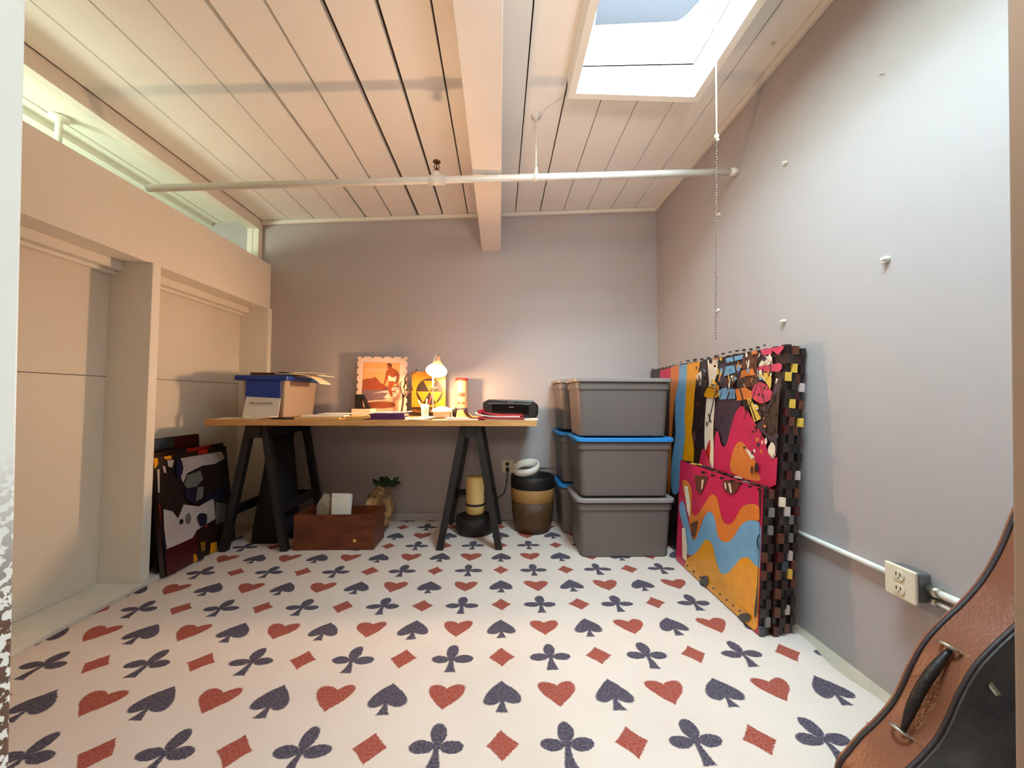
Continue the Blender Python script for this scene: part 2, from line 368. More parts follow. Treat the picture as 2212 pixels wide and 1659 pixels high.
struct('trim_9', MB().box((-1.74, YB-.022, 2.135), (-.135, YB, 2.163), tilt=tc).box((.005, YB-.022, 2.135), (XR, YB, 2.163), tilt=tc), m_white, 'thin cream moulding where the back wall meets the ceiling', bevel=.003)
struct('trim_10', MB().box((XR-.022, .4, 2.135), (XR, YB-.022, 2.163), tilt=tc), m_white, 'thin cream moulding where the right wall meets the ceiling', bevel=.003)
struct('ceiling_beam', MB().box((-.137, .3, 1.965), (.003, YB, 2.25)), m_beam, 'deep white ceiling beam running to the back wall', bevel=.003, cat='beam')
# skylight: frame, shaft, flat glazing
sk = MB()
t_ = .04
sk.box((SKX0-t_, SKY1, 2.153), (SKX1+t_, SKY1+t_+.01, 2.165), tilt=tc).box((SKX0-t_, SKY0-t_, 2.153), (SKX0, SKY1, 2.165), tilt=tc).box((SKX1, SKY0-t_, 2.153), (SKX1+t_, SKY1, 2.165), tilt=tc).box((SKX0, SKY0-t_, 2.153), (SKX1, SKY0, 2.165), tilt=tc)
wd = struct('window_2', sk, m_white, 'skylight with white timber shaft in the boarded ceiling', bevel=.003)
sh = MB()
for z0, z1, e in ((2.15, 2.366, 0), (2.369, 2.53, .002)):
    sh.box((SKX0-.03, SKY1+e, z0), (SKX1+.03, SKY1+.03, z1)).box((SKX0-.03, SKY0-.03, z0), (SKX1+.03, SKY0-e, z1))
    sh.box((SKX0-.03, SKY0, z0), (SKX0-e, SKY1, z1)).box((SKX1+e, SKY0, z0), (SKX1+.03, SKY1, z1))
sh.box((SKX1-.012, SKY0, 2.385), (SKX1, SKY1, 2.40)).box((SKX1-.02, SKY0, 2.43), (SKX1, SKY1, 2.44))
struct('shaft', sh, m_white, 'white timber shaft lining', parent=wd)
struct('glazing', MB().box((SKX0-.02, SKY0-.02, 2.53), (SKX1+.02, SKY1+.02, 2.536)), m_glass, 'clear glazing', parent=wd)
# blue cloth shade half across the shaft
bs = MB(); nx, ny = 26, 30; grid = []
for a in range(nx+1):
    colv = []
    for b in range(ny+1):
        u, v = a/nx, b/ny
        x = .388 + u*.42 - .03*v
        yfar = SKY1 - .012 - .13*max(0, (u-.82)/.18)**2.0
        y = yfar - v*.33
        z = 2.436 + .036*u + .03*v
        colv.append(bs.bm.verts.new((x, y, z)))
    grid.append(colv)
for a in range(nx):
    for b in range(ny): f = bs.bm.faces.new((grid[a][b], grid[a+1][b], grid[a+1][b+1], grid[a][b+1])); f.smooth = True
o = bs.build('skylight_shade', m_blueshade); tag(o, 'pale blue cloth shade drawn across the skylight', 'shade')

# front wall and hall the camera stands in
jl = [at(60, 0, Y=.40), at(25, 1659, Y=.40)]; jr = [at(2172, 0, Y=.40), at(2188, 1659, Y=.40)]
def xl(z): return jl[1].x + (jl[0].x - jl[1].x) * (z - jl[1].z) / (jl[0].z - jl[1].z)
def xr(z): return jr[1].x + (jr[0].x - jr[1].x) * (z - jr[1].z) / (jr[0].z - jr[1].z)
struct('door_1', MB().hexa([(xl(0)-.09,.34,-.06),(xl(0),.34,-.06),(xl(0),.40,-.06),(xl(0)-.09,.40,-.06),(xl(2)-.09,.34,2.0),(xl(2),.34,2.0),(xl(2),.40,2.0),(xl(2)-.09,.40,2.0)]), m_jamb, 'chipped cream jamb at the left of the doorway', bevel=.003)
struct('door_2', MB().hexa([(xr(0),.34,-.06),(xr(0)+.09,.34,-.06),(xr(0)+.09,.40,-.06),(xr(0),.40,-.06),(xr(2),.34,2.0),(xr(2)+.09,.34,2.0),(xr(2)+.09,.40,2.0),(xr(2),.40,2.0)]), m_hall, 'tan jamb at the right of the doorway', bevel=.003)
struct('wall_front', MB().box((-1.85, .30, -.05), (-.56, .38, 2.3)).box((.63, .30, -.05), (XR, .38, 2.36)).box((-.56, .30, 2.0), (.63, .38, 2.3)), m_hall, 'wall holding the doorway')
struct('wall_hall', MB().box((-1.4, -1.8, -.06), (-1.3, .3, 2.4)).box((1.3, -1.8, -.06), (1.4, .3, 2.4)).box((-1.4, -1.9, -.06), (1.4, -1.8, 2.4)), m_hall, 'walls of the hall outside the doorway')
struct('floor_hall', MB().box((-1.4, -1.9, -.06), (1.4, .3, -.012)), m_floor, 'hall floor')
struct('ceiling_hall', MB().box((-1.4, -1.9, 2.3), (1.4, .3, 2.4)), m_hall, 'hall ceiling')

# rug
rg = MB(); nx, ny = 60, 60; G = []
for a in range(nx+1):
    r_ = []
    for b in range(ny+1):
        u, v = a/nx, b/ny; x = -1.628 + u*(1.12+1.628); y = .42 + v*(2.805-.42)
        if a == nx: x += .012*math.sin(y*9) + .008*math.sin(y*23+1)
        r_.append(rg.bm.verts.new((x, y, .0 if 0 < a < nx and 0 < b < ny else -.004)))
    G.append(r_)
for a in range(nx):
    for b in range(ny): rg.bm.faces.new((G[a][b], G[a+1][b], G[a+1][b+1], G[a][b+1]))
ed = [G[a][0] for a in range(nx+1)] + [G[nx][b] for b in range(1, ny+1)] + [G[a][ny] for a in range(nx-1, -1, -1)] + [G[0][b] for b in range(ny-1, 0, -1)]
lo = [rg.bm.verts.new((v.co.x, v.co.y, -.012)) for v in ed]
for k in range(len(ed)): rg.bm.faces.new((ed[k], ed[(k+1) % len(ed)], lo[(k+1) % len(ed)], lo[k]))
o = rg.build('rug', m_rug, smooth=False); tag(o, 'cream rug printed with rows of red and navy card suits', 'rug')

# ---------------------------------------------------------------- pipe, hanger, sprinkler
a_, b_ = at(312, 405, Y=1.84), at(1588, 371, Y=1.84); a_.x = -1.60 if a_.x < -1.67 else a_.x
pz = lambda X: a_.z + (b_.z - a_.z) * (X - a_.x) / (b_.x - a_.x)
pe = empty('sprinkler_pipe', (-.2, 1.84, pz(-.2)), 'white sprinkler pipe crossing the room below the ceiling', 'pipe')
PX0, PX1 = -1.669, 1.17
MB().tube([(PX0, 1.84, pz(PX0)), (PX1, 1.84, pz(PX1))], .0165, 16).build('pipe_run', m_pipe, pe)
MB().tube([(1.14, 1.84, pz(1.14)), (1.18, 1.84, pz(1.18))], .019, 16).build('wall_collar', m_pipe, pe)
MB().tube([(-.35, 1.84, pz(-.35)), (-.27, 1.84, pz(-.27))], .024, 14).lathe([(.02, 0), (.02, .03), (.013, .042)], (-.312, 1.84, pz(-.312)), 14).build('tee_fitting', m_pipe, pe)
z0 = pz(-.312) + .042
sp_ = MB().lathe([(.007, 0), (.011, .008), (.006, .018)], (-.312, 1.84, z0), 12)
for s in (-1, 1): sp_.tube([(-.312 + s*.005, 1.84, z0+.008), (-.312+s*.013, 1.84, z0+.022), (-.312+s*.006, 1.84, z0+.045)], .0022, 6)
sp_.lathe([(.003, .02), (.003, .045)], (-.312, 1.84, z0), 8).lathe([(.001, .044), (.019, .048), (.017, .052), (.001, .053)], (-.312, 1.84, z0), 14)
tag(sp_.build('sprinkler_head', m_brass, pe), 'brass sprinkler head')
hx = .172; MB().tube([(hx, 1.84, pz(hx)+.016), (hx, 1.84, zc(hx)-.004)], .006, 10).tube([(hx, 1.84, pz(hx)), (hx, 1.84, pz(hx)+.05)], .009, 10).build('hanger_rod', m_pipe, pe)
MB().lathe([(.028, 0), (.024, .006), (.008, .01)][::-1] and [(.007, -.022), (.012, -.008), (.026, -.006), (.026, .0)], (hx, 1.84, zc(hx)), 20).build('ceiling_flange', m_pipe, pe)
MB().tube([(hx-.013, 1.84, pz(hx)), (hx+.013, 1.84, pz(hx))], .02, 16).build('pipe_clip', m_pipe, pe)
# pipe drop in the next room
dp = at(128, 255, Z=2.135)
o = MB().lathe([(.012, -.32), (.012, -.02), (.035, -.012), (.035, 0)], (dp.x, dp.y, zc(dp.x)-.002), 16).build('pipe_drop', m_nextwall)
tag(o, 'white pipe drop with round flange in the adjoining room', 'pipe')

# pull cord with bead chain
cx, cy_ = .76, 1.30
pc = empty('pull_cord', (cx, cy_, 1.08), 'white pull cord ending in a beaded chain, hanging from the skylight', 'cord')
MB().tube([(cx+.006, cy_, 2.478), (cx+.002, cy_, 2.1), (cx, cy_, 1.80)], .0028, 8).build('cord', m_whitecord, pc)
MB().ball((cx, cy_, 1.80), .008, (1, 1, 1.1)).ball((cx+.003, cy_, 1.788), .006).build('knot', m_whitecord, pc)
ch = MB(); z = 1.785; k = 0
while z > 1.08: ch.ball((cx - (1.8-z)*.02 + .0018*math.sin(k*2.1), cy_, z), .0028, sub=1); z -= .010; k += 1
ch.tube([(cx, cy_, 1.79), (cx-.0142, cy_, 1.08)], .0006, 5)
ch.build('bead_chain', m_bead, pc)

# wall anchors
AL = {0: 'white wall anchor high on the right wall, above the far end of the pipe line', 1: 'small wall anchor just right of the pull chain, upper one', 2: 'small wall anchor just right of the pull chain, lower one',
      3: 'white wall anchor just above the leaning paintings', 4: 'largest white wall anchor, alone toward the right of the wall', 5: 'faint anchor mark near the top of the right wall'}
AL[0] = 'white wall anchor on the right wall level with the ceiling pipe'
for k, (x, y, r) in enumerate([(1699, 351, .008), (1555, 463, .0075), (1553, 670, .0075), (1695, 694, .008), (1917, 560, .010), (1910, 160, .003)]):
    p = at(x, y, X=XR); m = MB().lathe([(r, 0), (r*1.1, .003), (r*.75, .012), (r*.4, .02)], p, 10, axis=(-1, 0, 0)).ball(p + Vector((-.012, .002, -r)), r*.6, sub=1)
    tag(m.build('wall_anchor', m_paper), AL[k], 'wall anchor', 'anchors left in the right wall')
p = at(1668, 97, Z=zc(.98)); tag(MB().ball(Vector((p.x, p.y, zc(p.x)-.004)), .008, (1, 1, .7)).build('ceiling_hook', m_outlet), 'tiny white hook stub on the ceiling boards near the skylight', 'hook')

# ---------------------------------------------------------------- outlets
ob = empty('outlet_box', (1.155, 1.066, .318), 'ivory surface-mounted outlet box on the right wall conduit', 'outlet')
MB().box((1.137, 1.028, .32), (1.18, 1.105, .402)).build('box_body', m_steel, ob, bevel=.008)
MB().box((1.128, 1.024, .316), (1.138, 1.109, .406)).build('cover_plate', m_outlet, ob, bevel=.004)
for zz in (.342, .38):
    q = MB().lathe([(.0145, 0), (.0145, .003)], (1.128, 1.0665, zz), 20, axis=(-1, 0, 0)).build('socket', m_outlet, ob)
    MB().box((1.1238, 1.0600, zz-.001), (1.1256, 1.0620, zz+.008)).box((1.1238, 1.0710, zz-.001), (1.1256, 1.0730, zz+.008)).ball((1.125, 1.0665, zz-.007), .0022, sub=1).build('socket_slot', m_slot, q)
cd = lambda nm, lab, pts, r=.0085: tag(MB().tube(pts, r, 12).build(nm, m_pipe), lab, 'conduit')
cd('conduit', 'white conduit running from the paintings to the outlet box', [(1.168, 1.112, .358), (1.168, 1.62, .356)], .009)
c2 = cd('conduit', 'thicker white conduit leaving the outlet box toward the guitar case', [(1.166, 1.024, .362), (1.166, .93, .362), (1.166, .45, .362)], .010)
MB().tube([(1.166, 1.022, .362), (1.166, .995, .362)], .014, 12).build('connector', m_metal, c2)
c3 = cd('conduit', 'thinner lower conduit curving down from the outlet box', [(1.168, 1.024, .334), (1.168, .98, .334), (1.168, .95, .318), (1.168, .45, .30)], .006)
MB().tube([(1.168, 1.022, .334), (1.168, 1.004, .334)], .010, 12).build('connector', m_metal, c3)
wo = empty('wall_outlet', (.0625, YB-.005, .32), 'ivory duplex outlet on the back wall right of the desk trestle', 'outlet')
MB().box((.019, YB-.012, .33), (.106, YB, .424)).build('cover_plate', m_outlet, wo, bevel=.003)
MB().lathe([(.015, 0), (.015, .002)], (.06, YB-.012, .395), 18, axis=(0, -1, 0)).build('socket', m_slot, wo)
pg = MB().box((.048, YB-.038, .345), (.074, YB-.0125, .371)).tube([(.061, YB-.036, .35), (.058, YB-.05, .30), (.05, YB-.05, .24), (.035, YB-.05, .19), (-.0, YB-.045, .165), (-.06, YB-.04, .145), (-.12, YB-.04, .10), (-.14, YB-.04, .012)], .0032, 8)
tag(pg.build('power_cord', m_cord), 'black plug and cord drooping from the back wall outlet', 'cord')
tag(MB().tube([(.107, YB-.01, .378), (.30, YB-.012, .372), (.62, YB-.012, .368), (1.17, YB-.012, .366)], .0045, 8).build('cable', m_wall), 'thin painted cable running right from the back wall outlet', 'cable')

# ---------------------------------------------------------------- desk: top and two trestles
ZT = .747
dt = MB().box((-1.64, 2.20, ZT-.034), (.215, 2.80, ZT)); tag(dt.build('table_top', m_pine, bevel=.002), 'long pale pine board desk top on black trestles', 'desk top')
def trestle(cx, label):
    t = empty('trestle', (cx, 2.49, 0), label, 'trestle', 'black wooden trestles under the desk top')
    Z1 = ZT-.036
    MB().box((cx-.03, 2.235, Z1-.07), (cx+.03, 2.745, Z1)).build('top_rail', m_black, t, bevel=.002)
    for sy, y in ((-1, 2.265), (1, 2.715)):
        for sx in (-1, 1):
            MB().hexa([(cx+sx*.17-.02, y-.02, 0), (cx+sx*.17+.02, y-.02, 0), (cx+sx*.17+.02, y+.02, 0), (cx+sx*.17-.02, y+.02, 0),
                       (cx+sx*.04-.02, y-.02, Z1), (cx+sx*.04+.02, y-.02, Z1), (cx+sx*.04+.02, y+.02, Z1), (cx+sx*.04-.02, y+.02, Z1)]).build('leg', m_black, t, bevel=.002)
    for z, w in ((.22, .128),):
        MB().box((cx-w, 2.70, z-.02), (cx+w, 2.715, z+.02)).build('cross_bar', m_black, t)
    for sx in (-1, 1):
        MB().box((cx+sx*.128-.012, 2.285, .20), (cx+sx*.128+.012, 2.695, .25)).build('side_bar', m_black, t)
    return t
trestle(-.168, 'black wooden trestle under the right end of the desk')
trestle(-1.385, 'black wooden trestle under the left part of the desk')
# black cloth bag inside left trestle
bg_ = MB(); n = 22; rings = []
for k in range(13):
    t = k/12; z = .012 + t*.62; w = .108 - .085*t; d = .15 - .03*t; ring = []
    cxx = -1.385
    for i in range(n):
        a = 2*math.pi*i/n; rr = 1 + .06*math.sin(5*a + t*3)
        ring.append(bg_.bm.verts.new((cxx + w*math.copysign(abs(math.cos(a))**.6, math.cos(a))*rr, 2.50 + d*math.copysign(abs(math.sin(a))**.7, math.sin(a))*rr, z)))
    rings.append(ring)
for A, B in zip(rings, rings[1:]):
    for i in range(n): bg_.bm.faces.new((A[i], A[(i+1)%n], B[(i+1)%n], B[i])).smooth = True
bg_.bm.faces.new(rings[0]); bg_.bm.faces.new(rings[-1])
tag(bg_.build('cloth_bag', m_cloth), 'tall black cloth bag standing under the left end of the desk', 'bag')

# cream can on black stool under right trestle
st = MB().lathe([(.11, 0), (.125, .02), (.125, .10), (.09, .115), (.001, .116)], (-.155, 2.56, 0), 28); tag(st.build('round_base', m_black), 'low round black tub under the right trestle', 'tub')
cc = empty('cream_can', (-.155, 2.56, .117), 'cream cylindrical can with dark band seen through the right trestle', 'can')
MB().lathe([(.05, 0), (.058, .01), (.06, .05), (.061, .235), (.055, .24), (.001, .24)], (-.155, 2.56, .117), 28).build('can_body', m_cream, cc)
MB().lathe([(.0625, .058), (.0645, .062), (.0645, .068), (.0625, .072)], (-.155, 2.56, .117), 28, close=False).build('band', m_black, cc)

# wicker bucket
bk_ = empty('cask_bucket', (.226, 2.60, 0), 'brown cask-shaped bucket with black rim and tan band by the outlet', 'bucket')
c_ = (.226, 2.60, 0)
MB().lathe([(.001, .0), (.115, 0), (.128, .05), (.137, .13), (.14, .20), (.128, .20), (.12, .05), (.001, .04)], c_, 36).build('barrel', m_cask, bk_)
MB().lathe([(.139, .20), (.143, .205), (.145, .28), (.14, .284)], c_, 36, close=False).build('band', m_caskband, bk_)
MB().lathe([(.141, .284), (.146, .288), (.147, .355), (.142, .362), (.135, .355), (.13, .20)], c_, 36, close=False).build('rim', m_black, bk_)
ax = Vector((-.20, -.24, 1)); rr_ = MB().lathe([(.080, 0), (.090, .002), (.092, .045), (.082, .047), (.080, 0)], (.185, 2.575, .392), 36, axis=ax, close=False)
tag(rr_.build('tape_ring', m_paper), 'white ring of card tilted on top of the cask bucket', 'ring')

# wooden box
wb = empty('wooden_box', (-.945, 2.36, 0), 'varnished brown wooden box on the rug under the desk', 'box')
X0, X1, Y0, Y1, H, T = -1.17, -.715, 2.262, 2.46, .20, .014
MB().box((X0, Y0, 0), (X1, Y0+T, H)).build('front_panel', m_box, wb, bevel=.003)
MB().box((X0, Y1-T, 0), (X1, Y1, H)).build('back_panel', m_box, wb, bevel=.002)
for x in (X0, X1-T): MB().box((x, Y0+T, 0), (x+T, Y1-T, H)).build('side_panel', m_box, wb, bevel=.002)
MB().box((X0+T, Y0+T, .0), (X1-T, Y1-T, .01)).build('bottom', m_box, wb)
p = at(766, 1168, Y=Y0); tag(MB().box((p.x-.008, Y0-.002, p.z-.008), (p.x+.008, Y0, p.z+.008)).build('sticker', m_manila, wb), 'small square tan sticker')
# contents
def crumple(name, c, r, mat_, seed, amp=.12, sub=3):
    m = MB(); R_ = bmesh.ops.create_icosphere(m.bm, subdivisions=sub, radius=1); rnd = random.Random(seed)
    ph = [rnd.uniform(0, 6) for _ in range(6)]
    for v in R_['verts']:
        q = v.co.copy(); k = 1 + amp*(math.sin(q.x*5+ph[0])*math.sin(q.z*6+ph[1]) + .6*math.sin(q.y*9+ph[2]+q.x*4) + .4*rnd.uniform(-1, 1))
        s_ = Vector((math.copysign(abs(q.x)**.75, q.x)*r[0], math.copysign(abs(q.y)**.75, q.y)*r[1], math.copysign(abs(q.z)**.75, q.z)*r[2]))*k
        v.co = s_ + Vector(c)
    return m.build(name, mat_)
tag(crumple('plastic_bag', (-1.055, 2.40, .16), (.045, .03, .12), m_film, 3), 'clear crumpled plastic bag sticking out of the wooden box', 'bag')
pk = MB().hexa([(-.99, 2.33, .04), (-.89, 2.32, .04), (-.885, 2.35, .04), (-.985, 2.36, .04), (-1.0, 2.36, .30), (-.885, 2.35, .30), (-.88, 2.375, .29), (-.995, 2.385, .29)])
tag(pk.build('paper_packet', m_paper, bevel=.003), 'white paper packet standing in the wooden box', 'packet')
tag(crumple('patterned_bag', (-.765, 2.545, .16), (.075, .055, .13), m_bagp, 9, .1), 'tan patterned bag behind the right end of the wooden box', 'bag')
lf = MB(); rnd = random.Random(4)
for k in range(26):
    a = rnd.uniform(-1.3, 1.3); ln = rnd.uniform(.05, .11); b0 = Vector((-.755 + rnd.uniform(-.03, .05), 2.58 + rnd.uniform(-.03, .03), .288)); tip = b0 + Vector((math.sin(a)*ln*.9, rnd.uniform(-.03, .02), math.cos(a)*ln*.7))
    sd = (tip-b0).cross(Vector((0, 1, .3))).normalized()*.018; mid = (b0+tip)/2 + Vector((0, -.01, .01))
    lf.faces([b0, mid+sd, tip, mid-sd, mid+Vector((0, .004, 0))], [(0, 1, 4), (1, 2, 4), (2, 3, 4), (3, 0, 4)])
o = lf.build('leaf_bunch', m_green); tag(o, 'bunch of dark green leaves on the patterned bag', 'leaves')
dsh = MB().lathe([(.001, 0), (.03, .002), (.036, .01), (.033, .012), (.026, .006), (.001, .005)], (-.80, 2.475, .205), 24, axis=(.1, -.75, .6)); tag(dsh.build('small_dish', m_caskband), 'small round tan dish propped in the wooden box', 'dish')

# ---------------------------------------------------------------- storage bins
def make_bin(cx, y0, z, label, lidm):
    W_, D_, H_ = .555, .35, .325; r = empty('storage_bin', (cx, y0 + D_/2, z), label, 'storage bin', 'grey storage bins stacked by the right wall')
    def rr(w, d, zz, rad=.03, n=5):
        P = []
        for qx, qy, a0 in ((1, -1, -90), (1, 1, 0), (-1, 1, 90), (-1, -1, 180)):
            for k in range(n+1):
                a = math.radians(a0 + 90*k/n); P.append(Vector((cx + qx*(w/2-rad) + rad*math.cos(a), y0 + D_/2 + qy*(d/2-rad) + rad*math.sin(a), z+zz)))
        return P
    def loft(mb, L_, cap0=True, cap1=True):
        R_ = [[mb.bm.verts.new(p) for p in ring] for ring in L_]; n = len(R_[0])
        for A, B in zip(R_, R_[1:]):
            for i in range(n): mb.bm.faces.new((A[i], A[(i+1)%n], B[(i+1)%n], B[i])).smooth = True
        if cap0: mb.bm.faces.new(R_[0])
        if cap1: mb.bm.faces.new(R_[-1])
    b = MB(); loft(b, [rr(.475, .27, 0), rr(.485, .28, .006), rr(.515, .31, .262, .035), rr(.53, .325, .263, .035), rr(.53, .325, .295, .035), rr(.515, .31, .296, .035), rr(.515, .31, H_-.016, .035)])
    o = b.build('tub', m_rib, r); e = o.modifiers.new('es', 'EDGE_SPLIT'); e.split_angle = .6
    l = MB(); loft(l, [rr(.54, .335, H_-.022, .04), rr(.555, .35, H_-.020, .045), rr(.555, .35, H_-.004, .045), rr(.545, .34, H_, .04), rr(.50, .295, H_, .04), rr(.49, .285, H_-.008, .04)], False, True)
    o = l.build('lid', lidm, r); e = o.modifiers.new('es', 'EDGE_SPLIT'); e.split_angle = .6
    return r
BX = .70
make_bin(BX, 2.10, 0, 'grey bin at the bottom of the front stack, grey lid', m_lidg)
make_bin(BX, 2.10, .332, 'middle bin of the front stack with bright blue lid', m_lidb)
make_bin(BX-.008, 2.10, .664, 'grey lidded bin on top of the front stack', m_lidg)
make_bin(BX-.04, 2.462, 0, 'bottom bin of the rear stack, blue lid, half hidden', m_lidb)
make_bin(BX-.045, 2.462, .332, 'middle bin of the rear stack, blue lid, behind the front one', m_lidb)
make_bin(BX-.05, 2.462, .672, 'top bin of the rear stack against the back wall', m_lidg)

# ---------------------------------------------------------------- paintings on the right
COLS = dict(dk=(44, 28, 24), mg=(196, 30, 76), mg2=(208, 60, 90), og=(214, 118, 44), bl=(112, 160, 196), ye=(226, 150, 8), wh=(236, 216, 190), pu=(66, 46, 62), yp=(226, 180, 70), br=(96, 52, 34), bk=(20, 14, 16), rd=(190, 40, 20),
            gy=(204, 186, 182), gd=(120, 116, 110), nv=(36, 34, 56), mr=(70, 14, 12), sl=(60, 66, 78), gn=(50, 66, 36), oc=(150, 104, 36))
PM = {k: mat('paint_' + k, v, .35, bump=.25, bscale=50, var=.12, vscale=20, coat=.2) for k, v in COLS.items()}
keys = list(COLS); mats_all = [PM[k] for k in keys]
def chaikin(P, it=2):
    for _ in range(it):
        Q = []
        for k in range(len(P)):
            (ax, ay), (bx, by) = P[k], P[(k+1) % len(P)]
            Q += [(ax*.75+bx*.25, ay*.75+by*.25), (ax*.25+bx*.75, ay*.25+by*.75)]
        P = Q
    return P
def painting(name, label, group, P0, U, V, w, h, th, base, shapes, conv, teeth=None):
    # P0 lower near corner of the face, U along, V up, face normal = toward room
    P0, U, V = Vector(P0), Vector(U).normalized(), Vector(V).normalized(); Nn = V.cross(U).normalized()
    if Nn.x * (1 if P0.x < 0 else -1) < 0: Nn = -Nn
    r = empty(name, P0 + U*w/2, label, 'painting', group)
    b = MB().hexa([P0 - Nn*th, P0 + U*w - Nn*th, P0 + U*w, P0, P0 + V*h - Nn*th, P0 + U*w + V*h - Nn*th, P0 + U*w + V*h, P0 + V*h]); b.build('canvas', PM[base], r)
    s_ = MB(); k = 0
    for key, pts in shapes:
        if len(pts) > 5 and P0.x > 0: pts = chaikin(pts)
        k += 1; s_.mi = keys.index(key); Q = []
        for x, y in pts:
            px, py = conv(x, y); q = atp(px, py, P0, Nn) - P0
            Q.append(P0 + U*max(.001, min(w-.001, q.dot(U))) + V*max(.001, min(h-.001, q.dot(V))))
        C = []
        for q in Q:
            if not C or (q - C[-1]).length > 1e-4: C.append(q)
        if (C[0]-C[-1]).length < 1e-4: C.pop()
        if len(C) >= 3:
            bm = s_.bm; vv = [bm.verts.new(q + Nn*(.0012 + .0004*k)) for q in C]; es = [bm.edges.new((vv[i], vv[(i+1) % len(vv)])) for i in range(len(vv))]
            g = bmesh.ops.triangle_fill(bm, edges=es, use_beauty=True)
            for f in g['geom']:
                if isinstance(f, bmesh.types.BMFace): f.material_index = s_.mi
    if k:
        me = s_.build('painted_surface', mats_all, r)
    if teeth: teeth(r, P0, U, V, Nn)
    return r
z7 = lambda x, y: (1400 + x/4.88, 720 + y/4.88)
z8 = lambda x, y: (1400 + x/4.255, 1030 + y/4.255)
def blob(cx, cy, rx, ry, n=9, seed=0):
    rd = random.Random(seed); return [(cx + rx*math.cos(2*math.pi*i/n)*rd.uniform(.8, 1.15), cy + ry*math.sin(2*math.pi*i/n)*rd.uniform(.8, 1.15)) for i in range(n)]
def streak(pts, w):
    L_, R_ = [], []
    for k, (x, y) in enumerate(pts):
        x0, y0 = pts[max(k-1, 0)]; x1, y1 = pts[min(k+1, len(pts)-1)]; dx, dy = x1-x0, y1-y0; l = math.hypot(dx, dy) or 1
        L_.append((x - dy/l*w, y + dx/l*w)); R_.append((x + dy/l*w, y - dx/l*w))
    return L_ + R_[::-1]
A = []
A += [('mg', [(130,390),(262,355),(260,500),(120,520)]), ('og', [(255,0),(335,0),(335,335),(330,520),(290,640),(250,1050),(240,1700),(200,1700),(225,900)]),
      ('bl', [(335,0),(430,0),(425,318),(405,600),(385,950),(402,1040),(360,1330),(340,1700),(240,1700),(250,1340),(300,1060),(285,900),(292,640),(330,520)]),
      ('ye', [(430,0),(560,0),(560,290),(530,420),(495,600),(480,900),(460,1050),(495,1200),(480,1400),(480,1700),(350,1700),(360,1400),(402,1040),(385,920),(405,600)]),
      ('wh', [(620,0),(750,0),(745,290),(735,430),(700,520),(715,700),(690,1000),(700,1200),(690,1700),(640,1700),(600,1200),(600,1000),(620,680),(655,540),(640,420)]),
      ('rd', [(640,1150),(665,1100),(660,1300),(640,1420),(600,1420),(560,1400)]),
      ('pu', [(715,690),(1000,690),(990,760),(900,1000),(850,1190),(790,1190),(760,1010),(700,1000)]),
      ('pu', [(760,330),(830,320),(820,560),(770,560),(740,420)]), ('br', [(1010,240),(1160,200),(1160,560),(990,570),(1000,400)]),
      ('bl', [(830,265),(1015,225),(1005,270),(835,320)]), ('bl', [(820,350),(990,330),(980,400),(810,455)]), ('mr', [(820,470),(940,460),(910,560),(830,570)]),
      ('ye', [(600,640),(660,540),(700,515),(745,520),(770,600),(755,685),(610,680)]), ('yp', [(735,390),(760,370),(790,430),(740,440)]),
      ('bl', [(760,605),(820,570),(930,592),(935,690),(765,700)]), ('og', [(935,592),(1040,570),(1110,610),(1115,690),(955,712)]),
      ('og', [(1000,400),(1120,370),(1150,440),(1060,450),(990,480)]),
      ('mg2', [(1110,600),(1165,510),(1240,520),(1340,620),(1330,690),(1240,745),(1190,735),(1115,690)]), ('yp', [(1165,425),(1330,410),(1315,600),(1290,560),(1230,470),(1170,470)]),
      ('mg2', [(1170,350),(1330,330),(1430,310),(1440,370),(1400,415),(1350,400),(1170,412)]), ('wh', [(1250,240),(1330,250),(1335,330),(1190,350),(1200,320)]),
      ('mg2', [(1210,155),(1330,140),(1330,220),(1230,235)]), ('mg2', [(1320,140),(1468,110),(1460,160),(1400,230),(1340,190)]), ('og', [(1110,190),(1175,175),(1190,215),(1120,225)]),
      ('og', [(700,255),(830,235),(800,260),(720,290)]),
      ('mg', [(720,1450),(720,1100),(760,1000),(795,1195),(850,1200),(900,980),(950,820),(1020,755),(1080,820),(1180,990),(1250,1090),(1300,1290),(1390,1320),(1475,1270),(1475,1700),(540,1500),(570,1300),(610,1180),(680,1400)]),
      ('og', [(870,1450),(930,1200),(1000,1125),(1060,1190),(1150,1300),(1180,1450),(1240,1580),(1000,1520)]), ('yp', [(1070,690),(1110,690),(1225,900),(1150,940)]),
      ('dk', [(1085,700),(1095,700),(1180,930),(1165,930)]), ('wh', [(1140,750),(1180,755),(1200,810),(1165,800)]), ('wh', [(1040,1200),(1100,1240),(1160,1310),(1120,1330),(1060,1230)]),
      ('wh', blob(1350, 1240, 45, 85, 11, 3)), ('wh', blob(1420, 1090, 30, 25, 8, 5)), ('og', blob(1480, 1130, 45, 28, 8, 6)), ('wh', blob(1280, 1140, 18, 40, 8, 7)), ('wh', blob(1400, 520, 16, 50, 7, 8)),
      ('pu', [(1240,930),(1330,700),(1400,500),(1470,420),(1470,1280),(1390,1300),(1300,1100),(1250,1060),(1170,970)]),
      ('dk', [(1250,950),(1330,730),(1390,640),(1470,600),(1470,1000),(1420,1060),(1280,1080)]), ('wh', blob(1350, 1230, 40, 75, 11, 3)), ('og', blob(1480, 1120, 40, 28, 8, 6)),
      ('wh', [(540,450),(600,380),(590,560),(560,500)]), ('br', blob(520, 1100, 18, 60, 9, 2)), ('br', blob(1140, 1440, 18, 50, 8, 1)), ('dk', blob(1190, 1420, 20, 60, 8, 12)), ('dk', blob(1060, 1210, 15, 15, 8, 1))]
rdm = random.Random(21)
